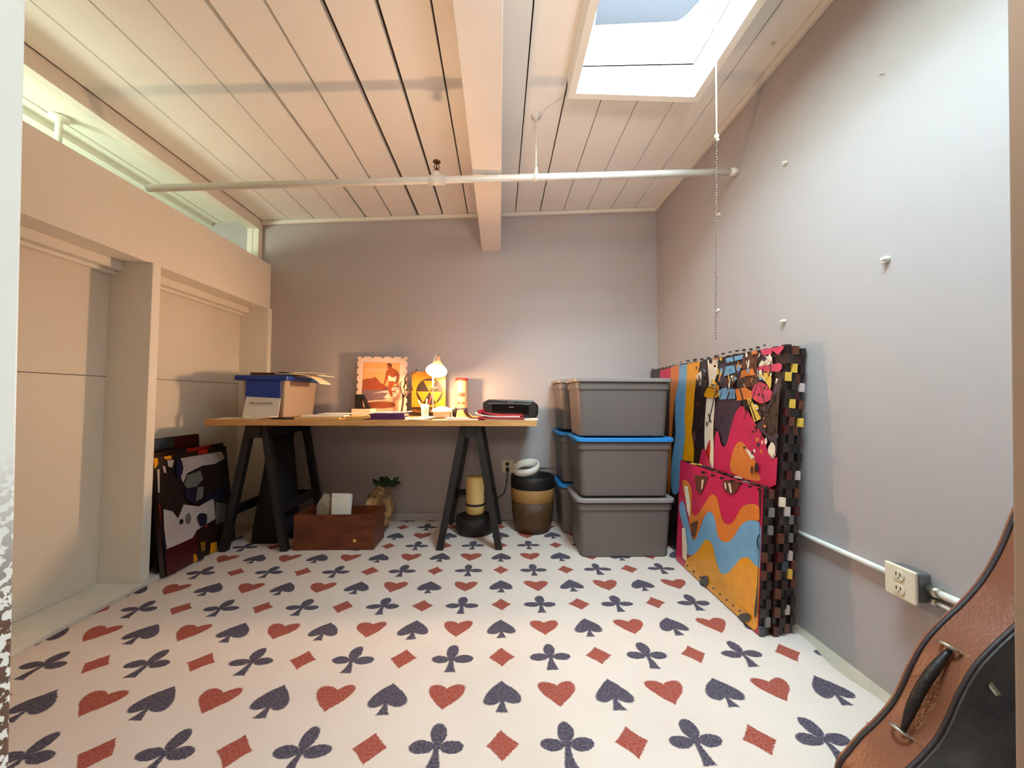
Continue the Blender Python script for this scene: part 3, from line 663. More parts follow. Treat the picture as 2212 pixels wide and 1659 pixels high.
for k in range(95):         # small paint marks over the busy upper part
    x = rdm.uniform(560, 1460); y = 385 - (x-160)*.186 + rdm.uniform(25, 330) if rdm.random() < .7 else rdm.uniform(380, 1000)
    if 940 < x < 1250 and y > 700: continue
    kk = rdm.choice(['pu', 'br', 'dk', 'bk', 'yp', 'wh', 'og', 'bl', 'mr', 'pu', 'dk', 'wh'])
    if rdm.random() < .5: A.append((kk, blob(x, y, rdm.uniform(8, 26), rdm.uniform(10, 34), 8, k)))
    else:
        dx, dy = rdm.uniform(-40, 40), rdm.uniform(30, 110); A.append((kk, streak([(x, y), (x+dx*.4, y+dy*.5), (x+dx, y+dy)], rdm.uniform(3, 9))))
for k in range(40):
    x = rdm.uniform(1260, 1465); y = rdm.uniform(450, 1280); A.append((rdm.choice(['br', 'dk', 'mr', 'wh', 'bk', 'pu', 'og']), blob(x, y, rdm.uniform(5, 20), rdm.uniform(6, 28), 8, k+70)))
for pts, w in (([(715, 310), (725, 450), (712, 560), (710, 680)], 6), ([(900, 220), (905, 300), (915, 420), (880, 600), (800, 590), (750, 540)], 5), ([(880, 590), (840, 760), (790, 980)], 6), ([(1065, 230), (1100, 420), (1160, 640), (1220, 860)], 9),
               ([(1340, 200), (1360, 400), (1330, 620), (1180, 950)], 5), ([(760, 900), (690, 990), (600, 1085)], 4), ([(900, 700), (890, 900), (880, 1000)], 5), ([(1010, 300), (960, 460), (900, 640)], 5)): A.append(('bk', streak(pts, w)))
for k in range(17):
    t = k/16; A.append(('bk', blob(160 + 1290*t, 385 - 240*t + 12*math.sin(k), 26 if t > .3 else 12, 15 if t > .3 else 7, 8, k)))
G2 = 'paintings leaning on the right wall'
def relief(name, r, O, A, B, C, na, nb, la, lb, seed, hmax, pal):
    # one connected blocky relief: cells along A (la) and B (lb), raised along C
    rd = random.Random(seed); m = MB(); H = [[(hmax*rd.uniform(.45, 1) if (i + j) % 2 else 0.0) for j in range(nb)] for i in range(na)]
    K = [[keys.index(rd.choice(pal)) if H[i][j] else keys.index('bk') for j in range(nb)] for i in range(na)]
    P = lambda i, j, h: O + A*(la*i/na) + B*(lb*j/nb) + C*h
    for i in range(na):
        for j in range(nb):
            h = H[i][j]; m.mi = K[i][j]; m.faces([P(i,j,h), P(i+1,j,h), P(i+1,j+1,h), P(i,j+1,h)], [(0,1,2,3)])
            for (i2, j2, e0, e1) in ((i+1, j, (i+1,j), (i+1,j+1)), (i, j+1, (i,j+1), (i+1,j+1)), (i-1, j, (i,j), (i,j+1)), (i, j-1, (i,j), (i+1,j))):
                h2 = H[i2][j2] if 0 <= i2 < na and 0 <= j2 < nb else 0.0
                if h > h2 + 1e-6: m.faces([P(*e0, h), P(*e1, h), P(*e1, h2), P(*e0, h2)], [(0,1,2,3)])
    bmesh.ops.remove_doubles(m.bm, verts=m.bm.verts, dist=1e-5)
    return m.build(name, mats_all, r)
def teeth_fn(th, seed, w, h):
    def f(r, P0, U, V, Nn):
        pal = ['dk', 'br', 'dk', 'bk', 'gy', 'dk', 'br', 'dk', 'wh', 'mr', 'dk', 'br', 'sl', 'dk', 'gd', 'yp', 'dk', 'bk', 'dk']
        relief('edge_tiles', r, P0 - Nn*th - U*.0005, V, Nn, -U, int(h/.033), 2, h, th, seed, .012, pal)
        relief('edge_tiles', r, P0 + V*h - Nn*th, U, Nn, V, int(w/.026), 2, w, th, seed+1, .007, pal)
    return f
ux = Vector((0, 1, 0))
vA = Vector((.080, 0, 1.075)); painting('abstract_painting', 'tall abstract painting with blue, yellow and magenta shapes leaning on the right wall', G2, (1.012, 1.425, .004), ux, vA, 1.315, 1.078, .042, 'dk', A, z7, teeth_fn(.042, 5, 1.315, 1.078))
vB2 = Vector((.072, 0, 1.075)); painting('abstract_painting', 'glossy tiled canvas hidden behind the tall abstract, showing only its near edge', G2, (1.066, 1.44, .004), ux, vB2, 1.29, 1.07, .036, 'dk', [], z7, teeth_fn(.036, 8, 1.29, 1.07))
Bf = [('og', [(300,20),(360,30),(410,100),(400,330),(440,370),(510,270),(580,155),(630,170),(655,260),(680,400),(740,450),(800,400),(860,270),(960,240),(1030,270),(1040,410),(960,395),(860,430),(790,560),(720,615),(650,585),(620,420),(600,330),(560,310),(510,370),(460,520),(430,600),(390,500),(370,300)]),
      ('bl', [(280,260),(330,205),(370,400),(400,540),(430,600),(480,480),(520,360),(570,305),(620,370),(640,560),(720,615),(790,560),(860,430),(955,390),(1060,430),(1060,840),(1000,830),(930,740),(860,740),(800,820),(720,905),(660,880),(620,740),(600,620),(540,565),(500,620),(450,700),(360,740),(350,560),(300,360)]),
      ('ye', [(340,760),(450,700),(500,620),(540,565),(600,620),(620,740),(660,880),(720,905),(800,820),(860,740),(930,740),(1000,830),(1060,840),(1060,1450),(860,1350),(600,1150),(340,900)]),
      ('og', [(1065,115),(1155,145),(1140,400),(1070,430)]),
      ('br', [(430,-15),(560,-5),(520,100),(490,170),(455,130)]), ('br', [(690,20),(870,40),(820,130),(790,165),(740,155),(700,110)]), ('wh', [(500,30),(520,25),(505,110),(495,120)]), ('wh', [(745,60),(765,60),(780,140),(765,150)]), ('wh', [(710,50),(725,60),(730,120),(715,100)]),
      ('wh', [(340,80),(375,90),(400,260),(390,380),(365,300)]), ('wh', [(320,470),(350,470),(370,640),(365,780),(325,740)]), ('br', [(400,430),(470,400),(440,560),(410,540)]), ('dk', blob(530, 960, 45, 60, 8, 4)), ('dk', blob(900, 1290, 60, 45, 8, 5)),
      ('dk', [(1030,60),(1075,80),(1085,430),(1060,700),(1050,1000),(1010,1300),(985,1290),(1020,1000),(1035,700),(1045,420)]), ('bk', streak([(1050, 520), (1015, 580), (1030, 660), (1075, 700)], 6)), ('bk', streak([(1080, 90), (1140, 380), (1060, 560)], 6))]
for k in range(9): Bf.append(('bk', blob(520 + 88*k, -40 + 26*k, 22, 12, 8, k+20)))
for k in range(10): Bf.append(('bk', blob(380 + 62*k, 820 + 52*k, 12, 12, 6, k+40)))
vF = Vector((.030, 0, .53)); painting('abstract_painting', 'shorter painting with magenta, orange, blue and yellow waves in front of the tall one', G2, (.962, 1.425, .004), ux, vF, .665, .535, .038, 'mg', Bf, z8, teeth_fn(.038, 11, .665, .535))

# ---------------------------------------------------------------- paintings on the left
zl = lambda x, y: (280 + x/4.879, 920 + y/4.879)
zl2 = lambda x, y: zl(x + max(0, 400-x)*.32, y)
G3 = 'dark canvases leaning on the left wall'
LA = [('oc', [(150,160),(260,145),(250,260),(150,280)]), ('sl', [(260,145),(400,128),(400,225),(250,265)]), ('gn', [(400,128),(460,120),(460,215),(400,225)]), ('mr', [(460,120),(860,75),(860,190),(460,240)])]
painting('leaning_canvas', 'dark canvas with ochre, slate and maroon stripes, rearmost against the left wall', G3, (-1.735, 1.935, .015), ux, Vector((-.055, 0, .69)), .42, .64, .022, 'dk', LA, zl)
LB = [('dk', [(150,300),(1000,180),(1000,270),(150,400)]), ('rd', [(720,240),(820,235),(820,290),(720,300)]), ('ye', [(150,345),(235,330),(250,400),(160,460)]), ('ye', [(335,300),(435,292),(435,350),(350,352)]),
      ('gy', [(520,345),(960,270),(1000,340),(900,400),(760,420),(600,500),(560,600),(540,560)]), ('gd', [(600,520),(740,470),(770,560),(700,640),(600,660),(570,620)]), ('gy', [(310,420),(350,430),(370,500),(330,490)]), ('gy', [(380,360),(460,360),(440,440),(400,430)]), ('gy', [(225,460),(260,460),(265,700),(235,710)]),
      ('gy', [(320,880),(440,900),(500,980),(560,830),(720,850),(880,760),(895,980),(700,1100),(650,1190),(370,1300),(330,1080)]), ('gd', [(895,800),(1010,820),(990,1010),(900,1040)]), ('gd', [(680,650),(770,640),(760,760),(690,800)]),
      ('rd', [(165,850),(265,840),(270,1040),(190,1040)]), ('ye', [(180,1040),(270,1040),(290,1190),(190,1220)]), ('mr', [(350,1310),(720,1150),(690,1430),(400,1580),(350,1560)]), ('ye', [(660,1350),(690,1360),(705,1430),(660,1460)]), ('ye', [(840,1240),(905,1220),(910,1320),(830,1360)]), ('oc', [(730,1230),(780,1220),(780,1310),(740,1330)]),
      ('nv', [(180,1230),(340,1200),(340,1480),(180,1500)]), ('sl', [(120,1250),(170,1290),(165,1410),(120,1430)]), ('mr', [(115,1430),(170,1430),(150,1570),(110,1590)]),
      ('nv', [(560,690),(700,640),(670,830),(580,770)]), ('nv', [(700,820),(880,690),(1000,620),(1000,790),(880,800),(840,740),(740,830)]), ('nv', blob(750, 990, 55, 80, 9, 3)), ('bk', blob(525, 1010, 22, 30, 8, 1)), ('gd', blob(600, 980, 30, 60, 8, 8)), ('rd', blob(780, 1060, 16, 14, 6, 2)), ('nv', blob(500, 450, 40, 110, 9, 6))]
painting('leaning_canvas', 'grey and black abstract canvas with yellow and red blocks leaning low on the left', G3, (-1.604, 1.938, .002), ux, Vector((-.075, 0, .55)), .50, .575, .022, 'dk', LB, zl2)
painting('leaning_canvas', 'black edged canvas with one red block, between the grey abstract and the striped one', G3, (-1.656, 1.96, .015), ux, Vector((-.075, 0, .60)), .52, .575, .018, 'dk', [('rd', [(600,240),(850,200),(850,260),(600,290)])], zl)

# ---------------------------------------------------------------- things on the desk
# blue lidded tote
tt = empty('file_tote', (-1.41, 2.55, ZT), 'milky plastic tote with blue lid on the left end of the desk', 'storage box')
MB().hexa([(-1.53, 2.37, ZT), (-1.30, 2.37, ZT), (-1.30, 2.74, ZT), (-1.53, 2.74, ZT), (-1.545, 2.355, ZT+.235), (-1.285, 2.355, ZT+.235), (-1.285, 2.755, ZT+.235), (-1.545, 2.755, ZT+.235)]).build('tub', m_totebody, tt, bevel=.012)
MB().box((-1.515, 2.345, ZT+.11), (-1.31, 2.352, ZT+.225)).build('front_panel', m_tote_blue, tt, bevel=.002)
MB().box((-1.575, 2.33, ZT+.225), (-1.265, 2.775, ZT+.256)).build('lid', m_tote_blue, tt, bevel=.008)
pl = MB().hexa([(-1.515, 2.322, ZT+.004), (-1.31, 2.322, ZT+.004), (-1.31, 2.326, ZT+.004), (-1.515, 2.326, ZT+.004), (-1.505, 2.34, ZT+.128), (-1.305, 2.34, ZT+.118), (-1.305, 2.344, ZT+.118), (-1.505, 2.344, ZT+.128)])
o = pl.build('letter_sheet', m_paper); tag(o, 'white letter propped upright against the blue lidded tote', 'paper')
MB().box((-1.475, 2.3225, ZT+.088), (-1.455, 2.3385, ZT+.094)).box((-1.44, 2.3225, ZT+.091), (-1.345, 2.3388, ZT+.093)).build('print_lines', m_lidg, o)
# sheets with bend
def sheet(name, label, cat, c, w, d, rz, z0, mat_, th=.002, bend=0, bend2=0, group=None, tilt=0, n=10):
    m = MB(); R_ = Matrix.Rotation(rz, 3, 'Z'); V_ = []
    for lay in (0, 1):
        for i in range(n+1):
            for j in (0, 1):
                u = i/n - .5; z = z0 + lay*th + bend*max(0, u-.0)**2*4 + bend2*max(0, -u)**2*4 + tilt*(u+.5)
                p = R_ @ Vector((u*w, (j-.5)*d, 0)); V_.append((c[0]+p.x, c[1]+p.y, z))
    q = 2*(n+1); Fc = []
    for i in range(n):
        a = 2*i; Fc += [(a, a+2, a+3, a+1), (q+a, q+a+1, q+a+3, q+a+2), (a, q+a, q+a+2, a+2), (a+1, a+3, q+a+3, q+a+1)]
    Fc += [(0, 1, q+1, q), (2*n, q+2*n, q+2*n+1, 2*n+1)]
    m.faces(V_, Fc); o = m.build(name, mat_); return tag(o, label, cat, group)
zt2 = ZT + .2565
PG = 'papers lying on top of the tote'
sheet('paper', 'loose white papers fanned over the right edge of the blue tote lid', 'paper', (-1.25, 2.50, 0), .26, .20, .1, zt2+.008, m_paper2, .006, bend=-.055, group=PG)
sheet('paper', 'upper pale paper sticking out level above the blue tote lid', 'paper', (-1.27, 2.58, 0), .27, .19, -.1, zt2+.018, m_paper, .004, bend=-.012, group=PG)
sheet('paper', 'small pale paper at the top of the pile on the blue tote', 'paper', (-1.27, 2.62, 0), .17, .14, .3, zt2+.026, m_paper2, .005, bend=-.004, group=PG)
sheet('brown_envelope', 'flat brown envelope on the left of the blue tote lid', 'envelope', (-1.46, 2.50, 0), .15, .18, .1, zt2+.002, m_box, .018)
crb = crumple('black_pouch', (-1.375, 2.50, zt2+.016), (.035, .04, .015), m_darkpaper, 5, .08, 2); tag(crb, 'small black pouch on the blue tote lid', 'pouch')
# scattered papers
PS = 'papers and envelopes spread on the desk top'
specs = [('paper', 'pale paper at the left end of the desk', (-1.53, 2.285), .15, .10, .15, 0, m_paper, .003, .008),
         ('paper', 'crumpled white paper in front of the tote', (-1.40, 2.275), .20, .07, -.1, .0, m_paper, .004, .01),
         ('leather_wallet', 'dark flat wallet at the desk edge in front of the tote', (-1.22, 2.25), .13, .07, .05, 0, m_darkpaper, .009, 0),
         ('manila_envelope', 'manila envelope under the white envelope left of the purple books', (-1.03, 2.27), .25, .12, .02, 0, m_manila, .012, 0),
         ('white_envelope', 'long white envelope on the manila envelope', (-1.01, 2.29), .24, .11, .04, .0125, m_paper, .009, 0),
         ('white_envelope', 'large white envelope raised toward the surfer picture', (-.93, 2.40), .30, .16, .12, .024, m_paper, .004, .018),
         ('manila_envelope', 'crumpled manila paper just left of the purple books', (-.80, 2.27), .14, .11, -.12, .0, m_manila, .018, .008),
         ('paper', 'yellowish paper between the purple books and the lamp', (-.46, 2.27), .14, .12, .2, 0, m_paper2, .004, .01),
         ('paper', 'folded note in front of the lamp', (-.42, 2.385), .18, .10, -.25, .005, m_paper, .003, .015),
         ('white_envelope', 'white envelope right of the lamp base', (-.245, 2.27), .13, .09, .08, 0, m_paper, .010, 0),
         ('paper', 'small white paper at the edge under the red magazines', (-.16, 2.25), .10, .06, -.3, 0, m_paper, .003, .0)]
for nm, lb, c, w, d, rz, z, m_, th, bd in specs: sheet(nm, lb, nm.split('_')[-1], c, w, d, rz, ZT+.0005+z, m_, th, bend=bd, group=PS)
# purple books
for k, (zz, dx) in enumerate(((0, 0), (.0175, -.004))):
    b_ = empty('purple_book', (-.64+dx, 2.285, ZT+zz), ['lower purple book of the pair at the desk edge', 'upper purple book of the pair, under white paper'][k], 'book', 'purple books on the desk')
    MB().box((-.74+dx, 2.225, ZT+.0005+zz), (-.54+dx, 2.345, ZT+.0025+zz)).box((-.74+dx, 2.225, ZT+.0145+zz), (-.54+dx, 2.345, ZT+.0165+zz)).box((-.74+dx, 2.225, ZT+.0025+zz), (-.54+dx, 2.228, ZT+.0145+zz)).build('cover', m_purple, b_)
    MB().box((-.738+dx, 2.229, ZT+.0026+zz), (-.542+dx, 2.343, ZT+.0144+zz)).build('pages', m_paper, b_)
sheet('paper', 'white sheet lying on the purple books', 'paper', (-.63, 2.31, 0), .20, .13, .08, ZT+.0365, m_paper, .004, bend=.006, group=PS)
# red magazines
for k, (lb, c, w, rz, z, m_, th, bd) in enumerate([('bottom white magazine sticking out past the right end of the desk', (.07, 2.28), .31, .02, 0, m_paper, .006, 0), ('red covered magazine in front of the printer', (.01, 2.27), .27, -.02, .0065, m_red, .009, 0),
        ('white magazine curling up at the left in front of the printer', (-.01, 2.29), .26, .0, .016, m_paper, .006, 0), ('topmost red magazine with rolled spine', (.02, 2.31), .24, .03, .0225, m_red, .006, 0)]):
    sheet('magazine', lb, 'magazine', c, w, .13, rz, ZT+.0005+z, m_, th, bend=bd, bend2=.018 if k > 1 else 0, group='magazines in front of the printer')
tag(MB().tube([(-.115, 2.24, ZT+.044), (-.095, 2.37, ZT+.046)], .014, 14).build('rolled_paper', m_red), 'small red and white rolled paper left of the printer', 'paper')
# printer
pr_ = empty('printer', (.075, 2.58, ZT), 'black inkjet printer on the right end of the desk', 'printer')
XA, XB_ = -.105, .245
pts = [(XA+.012, ZT), (XB_-.015, ZT), (XB_, ZT+.03), (XB_, ZT+.085), (XB_-.035, ZT+.112), (XA+.035, ZT+.118), (XA, ZT+.10), (XA, ZT+.02)]
MB().prism([(x, 2.42, z) for x, z in pts], (0, .32, 0)).build('body', m_print, pr_, bevel=.008)
MB().box((XA+.06, 2.4165, ZT+.022), (XB_-.06, 2.42, ZT+.088)).build('paper_tray', m_printg, pr_, bevel=.002)
MB().box((XA+.035, 2.415, ZT+.092), (XB_-.04, 2.42, ZT+.095)).build('trim_line', m_silver, pr_)
MB().box((XA+.004, 2.4175, ZT+.03), (XA+.05, 2.42, ZT+.088)).build('side_flap', m_print, pr_, bevel=.002)
text_mesh('Canon', .014, m_silver, pr_, 'logo', (.07, 2.4148, ZT+.1025), (1, 0, 0), (0, 0, 1))
MB().box((.06, 2.4145, ZT+.068), (.09, 2.4165, ZT+.073)).build('status_mark', m_silver, pr_)
# surfer stamp picture
YS = 2.745
sx0, sz1 = at(772, 768, Y=YS).x, at(772, 770, Y=YS).z; sx1 = at(880, 768, Y=YS).x
stp = empty('stamp_picture', ((sx0+sx1)/2, YS, ZT), 'stamp-shaped wooden picture of a surfer leaning on the back wall', 'picture')
w_, h_ = sx1-sx0, sz1-ZT
out = []; nT, nS = 5, 8
def edge(p, q, n, ins):
    p, q = Vector(p), Vector(q); d = (q-p)/n; nn = Vector((-d.z, 0, d.x)).normalized() * ins
    for k in range(n):
        for t, e in ((0, 0), (.28, 0), (.38, .7), (.5, 1), (.62, .7), (.72, 0)): out.append(p + d*(k+t) + nn*e)
edge((sx0, YS, ZT), (sx1, YS, ZT), nT, .012); edge((sx1, YS, ZT), (sx1, YS, sz1), nS, .012); edge((sx1, YS, sz1), (sx0, YS, sz1), nT, .012); edge((sx0, YS, sz1), (sx0, YS, ZT), nS, .012)
MB().prism(out, (0, .012, 0)).build('board', mat('stamp_cream', (226, 196, 176), .5), stp)
zs = lambda x, y: (760 + x/11.85, 755 + y/11.85)
SC = dict(sky=(226, 160, 96), hill=(150, 72, 44), sea=(120, 92, 96), foam=(224, 192, 170), skin=(158, 78, 42), hair=(60, 24, 18), white=(240, 214, 186), bord=(130, 66, 38), sand=(206, 160, 130), dark=(100, 60, 50))
sk_ = list(SC); sm_ = [mat('print_' + k, v, .45) for k, v in SC.items()]
art = MB()
def AP(key, pts, k):
    art.mi = sk_.index(key); bm = art.bm
    vv = [bm.verts.new(at(*zs(x, y), Y=YS) + Vector((0, -.0006*k-.001, 0))) for x, y in pts]; es = [bm.edges.new((vv[i], vv[(i+1) % len(vv)])) for i in range(len(vv))]
    for f in bmesh.ops.triangle_fill(bm, edges=es, use_beauty=True)['geom']:
        if isinstance(f, bmesh.types.BMFace): f.material_index = art.mi
AP('sky', [(305,325),(1235,340),(1215,960),(280,960)], 1); AP('sand', [(265,960),(1215,940),(1200,1590),(255,1590)], 1)
AP('hill', [(285,770),(400,740),(500,740),(590,700),(660,745),(720,840),(830,900),(940,1010),(940,1040),(270,1060)], 2)
AP('sea', [(270,1040),(950,1030),(960,1100),(820,1220),(900,1260),(700,1310),(260,1320)], 3)
AP('foam', [(520,1130),(780,1070),(930,1040),(1150,950),(1200,980),(1150,1200),(900,1250),(820,1230),(940,1110),(780,1100)], 4); AP('foam', [(380,1320),(700,1290),(820,1310),(390,1345)], 4)
AP('bord', [(430,1350),(700,1325),(950,1330),(1090,1365),(1130,1420),(1060,1480),(800,1510),(470,1500),(410,1450)], 4)
AP('skin', [(930,430),(1010,440),(1040,480),(1110,500),(1180,560),(1170,640),(1040,730),(950,660),(930,640),(895,600),(905,540),(950,505)], 5)
AP('skin', [(900,545),(950,560),(935,700),(885,830),(840,910),(815,890),(850,790),(880,640)], 6)
AP('skin', [(1130,560),(1185,570),(1230,650),(1218,760),(1155,875),(1110,870),(1160,760),(1170,680)], 6)
AP('skin', [(960,815),(1060,805),(1120,840),(1050,950),(1015,1060),(1130,1065),(1130,1085),(1040,1090),(1045,1200),(990,1200),(960,1100),(940,1020)], 6)
AP('skin', [(920,395),(960,370),(1010,380),(1025,430),(1000,480),(960,505),(925,470)], 6)
AP('white', [(945,655),(1040,720),(1150,690),(1150,760),(1120,840),(1060,810),(960,820),(930,750)], 6); AP('hair', [(912,410),(920,375),(970,352),(1022,380),(1032,440),(1005,450),(990,400),(950,395)], 8)
art.build('print', sm_, stp)
text_mesh('HAWAII', .040, sm_[sk_.index('foam')], stp, 'lettering', at(*zs(620, 540), Y=YS) + Vector((0, -.003, 0)), (1, 0, 0), (0, 0, 1))
# black tape dispenser
td = [at(x, y, Y=2.66) for x, y in ((767, 852), (783, 852), (797, 883), (766, 883))]; hole = [at(x, y, Y=2.66) for x, y in ((778, 862), (783, 862), (789, 880), (780, 880))]
m = MB()
for a, b, c, d in ((0, 1, 1, 0), (1, 2, 2, 1), (2, 3, 3, 2), (3, 0, 0, 3)): m.prism([td[a], td[b], hole[b], hole[a]], (0, .04, 0))
fz = min(v.co.z for v in m.bm.verts); bmesh.ops.translate(m.bm, verts=m.bm.verts, vec=(0, 0, ZT+.001-fz) if False else (0, 0, 0))
o = m.build('bookend', m_black); tag(o, 'small black triangular stand beside the surfer picture', 'stand'); TDZ = o.location.z
o2 = tag(MB().box((td[3].x-.005, 2.62, ZT+.0005), (td[2].x+.02, 2.74, TDZ)).build('carton', m_paper2), 'flat cream carton under the black triangular stand', 'box')
# branch
zb = lambda x, y: at(760 + x/11.85, 755 + y/11.85, Y=2.66)
br = MB()
for P, r0, r1 in (([(1260,1520),(1290,1380),(1310,1230),(1370,1170),(1450,1110),(1440,1050),(1400,960),(1395,850),(1440,720),(1540,650),(1610,600),(1650,500)], .007, .003), ([(1310,1230),(1270,1130),(1240,1000),(1250,880),(1300,810)], .005, .0025),
                  ([(1250,900),(1225,860)], .003, .002), ([(1450,1110),(1530,1050),(1540,960),(1535,880)], .004, .002), ([(1330,980),(1350,860),(1350,740),(1430,640),(1480,600)], .006, .004), ([(1540,650),(1520,600),(1580,540)], .003, .0015), ([(1310,1180),(1340,1080),(1325,980)], .003, .003)):
    pts = [zb(x, y) + Vector((0, .02*math.sin(k*1.3), 0)) for k, (x, y) in enumerate(P)]; n_ = len(pts)
    if P[0] == (1260, 1520): pts[0].z = ZT + .002
    br.tube(pts, [r0 + (r1-r0)*k/(n_-1) for k in range(n_)], 7)
tag(br.build('dry_branch', m_branch), 'forked dark dry branch standing between surfer picture and yellow sign', 'branch')
# yellow fallout sign
YF = 2.70; f0 = at(890, 803, Y=YF); f1 = at(963, 803, Y=YF)
fs = empty('shelter_sign', ((f0.x+f1.x)/2, YF, ZT), 'yellow metal fallout shelter sign standing behind the lamp', 'sign')
MB().box((f0.x, YF, ZT), (f1.x, YF+.004, f0.z)).build('plate', m_yel, fs, bevel=.001)
cc_ = at(928, 846, Y=YF); R0 = .093; n = 40
dk = MB(); dk.prism([(cc_.x + R0*math.cos(2*math.pi*i/n), YF-.001, cc_.z + R0*math.sin(2*math.pi*i/n)) for i in range(n)], (0, .001, 0)); dk.build('disc', m_ink, fs)
tr = MB(); s3 = R0*.94
for ax_, az in ((0, 0), (-s3/2, -s3*.866), (s3/2, -s3*.866)):
    a, b, c = (cc_.x+ax_, cc_.z+az), (cc_.x+ax_+s3/2, cc_.z+az+s3*.866), (cc_.x+ax_-s3/2, cc_.z+az+s3*.866)
    tr.prism([(a[0], YF-.002, a[1]), (b[0], YF-.002, b[1]), (c[0], YF-.002, c[1])], (0, .001, 0))
tr.build('triangles', m_yel, fs)
MB().box((f0.x, YF-.0015, ZT+.001), (f1.x, YF, ZT+.062)).build('lower_band', m_ink, fs)
text_mesh('FALLOUT SHELTER', .026, m_yel, fs, 'lettering', ((f0.x+f1.x)/2, YF-.002, ZT+.034), (1, 0, 0), (0, 0, 1))
# canister
ca = empty('canister', (at(997, 870, Y=2.70).x, 2.70, ZT), 'tall cream canister with red lettering bands and grey base right of the lamp', 'canister')
cb_ = (ca.location.x, 2.70, ZT)
MB().lathe([(.001, 0), (.04, 0), (.043, .004), (.043, .058)], cb_, 28, close=False).build('base_band', mat('blue_grey_tin', (84, 84, 100), .35), ca)
MB().lathe([(.043, .058), (.043, .245)], cb_, 28, close=False).build('label', mat('cream_label', (206, 170, 124), .5), ca)
MB().lathe([(.044, .245), (.045, .262), (.04, .266), (.001, .266)], cb_, 28, close=False).build('rim', mat('red_tin', (190, 60, 44), .4), ca)
rd = random.Random(2)
for zz, n_, hh in ((.135, 6, .028), (.082, 5, .02)):
    mk = MB()
    for k in range(n_):
        a = -math.pi/2 + (k - (n_-1)/2)*.23
        for dx in (-.05, .05):
            if rd.random() < .75: mk.bar((cb_[0]+.0436*math.cos(a+dx), cb_[1]+.0436*math.sin(a+dx), ZT+zz), (cb_[0]+.0436*math.cos(a+dx), cb_[1]+.0436*math.sin(a+dx), ZT+zz+hh), .003, .001)
        mk.bar((cb_[0]+.0436*math.cos(a-.06), cb_[1]+.0436*math.sin(a-.06), ZT+zz+hh*rd.choice((.1, .5, .9))), (cb_[0]+.0436*math.cos(a+.06), cb_[1]+.0436*math.sin(a+.06), ZT+zz+hh*.6), .003, .001)
    mk.build('red_print', PM['rd'], ca)
# small things round the lamp
o = crumple('dark_ball', (at(984, 883, Y=2.5).x, 2.5, ZT+.032), (.022, .022, .03), m_cloth, 6, .06, 2); tag(o, 'small dark round trinket in front of the canister', 'trinket')
o = MB().hexa([(-.27, 2.40, ZT+.0005), (-.15, 2.40, ZT+.0005), (-.15, 2.46, ZT+.0005), (-.27, 2.46, ZT+.0005), (-.265, 2.43, ZT+.05), (-.22, 2.43, ZT+.052), (-.22, 2.435, ZT+.052), (-.265, 2.435, ZT+.05)]).build('folded_card', m_manila, bevel=.002); tag(o, 'orange folded card between the lamp and the printer', 'card')
o = sheet('leather_case', 'brown open leather flap beside the orange folded card', 'case', (-.165, 2.37, 0), .10, .05, -.35, ZT+.001, m_box, .006, bend2=.045)
o = MB().box((at(964, 880, Y=2.6).x, 2.60, ZT+.001), (at(980, 880, Y=2.6).x, 2.65, ZT+.055)).build('small_carton', m_paper2, bevel=.002); tag(o, 'small pale carton behind the lamp base', 'box')
# pen cup
pcx = at(918, 880, Y=2.42).x
cup = MB().lathe([(.001, 0), (.022, 0), (.027, .085), (.025, .085), (.020, .004), (.001, .004)], (pcx, 2.42, ZT+.001), 20, close=False).build('pen_cup', m_clear); tag(cup, 'clear tapered cup of pens in front of the yellow sign', 'cup')
for k, (dx, dy, h, m_, lb) in enumerate([(-.045, -.004, .11, m_paper, 'white pen leaning left in the pen cup'), (.048, .0, .145, m_red, 'red pen leaning right in the pen cup'), (.010, .012, .12, m_manila, 'yellow pencil upright in the pen cup')]):
    tag(MB().tube([(pcx - dx*.12, 2.42, ZT+.007), (pcx + dx*.9, 2.42+dy, ZT+h)], [.004, .0045], 8).build('pen', m_), lb, 'pen', 'pens in the clear cup')
# desk lamp
lm = empty('desk_lamp', (-.37, 2.50, ZT), 'lit desk lamp with round shade and glowing white dome base', 'lamp')
LX, LY = -.395, 2.46
MB().box((-.418, 2.45, ZT), (-.315, 2.54, ZT+.036)).build('base_box', m_paper2, lm, bevel=.003)
MB().lathe([(.001, .072), (.03, .068), (.055, .055), (.073, .038), (.070, .036), (.001, .036)], (-.368, 2.49, ZT), 32, close=False).build('base_dome', m_paper, lm)
MB().tube([(-.428, 2.50, ZT+.04), (-.431, 2.50, ZT+.30), (-.428, 2.50, ZT+.37), (-.41, 2.49, ZT+.40)], .0045, 10).build('stem', m_pipe, lm)
MB().lathe([(.004, -.012), (.028, .006), (.032, .010), (.004, .006)], (-.43, 2.50, ZT+.185), 20, close=False).build('drip_disc', m_shade, lm)
axl = Vector((0, .75, 1)).normalized(); top = Vector((LX-.008, LY+.075, 1.135))
MB().lathe([(.006, .02), (.012, .0), (.020, -.035), (.035, -.065), (.055, -.095), (.066, -.112)], top, 32, axis=axl, close=False).build('lamp_shade', m_shade, lm)
MB().lathe([(.001, .028), (.006, .024), (.010, .002), (.001, 0)], top, 14, axis=axl, close=False).build('cap', m_metal, lm)
bp_ = top - axl*.075
blb = MB().ball(bp_, .026, (1, 1, 1.05)).build('bulb', m_bulb, lm)
l = bpy.data.lights.new('lamp_light', 'POINT'); l.energy = 30; l.color = (1, .60, .31); l.shadow_soft_size = .03
lo_ = bpy.data.objects.new('lamp_light', l); COL.objects.link(lo_); lo_.location = top - axl*.128 + Vector((0, -.012, -.01))

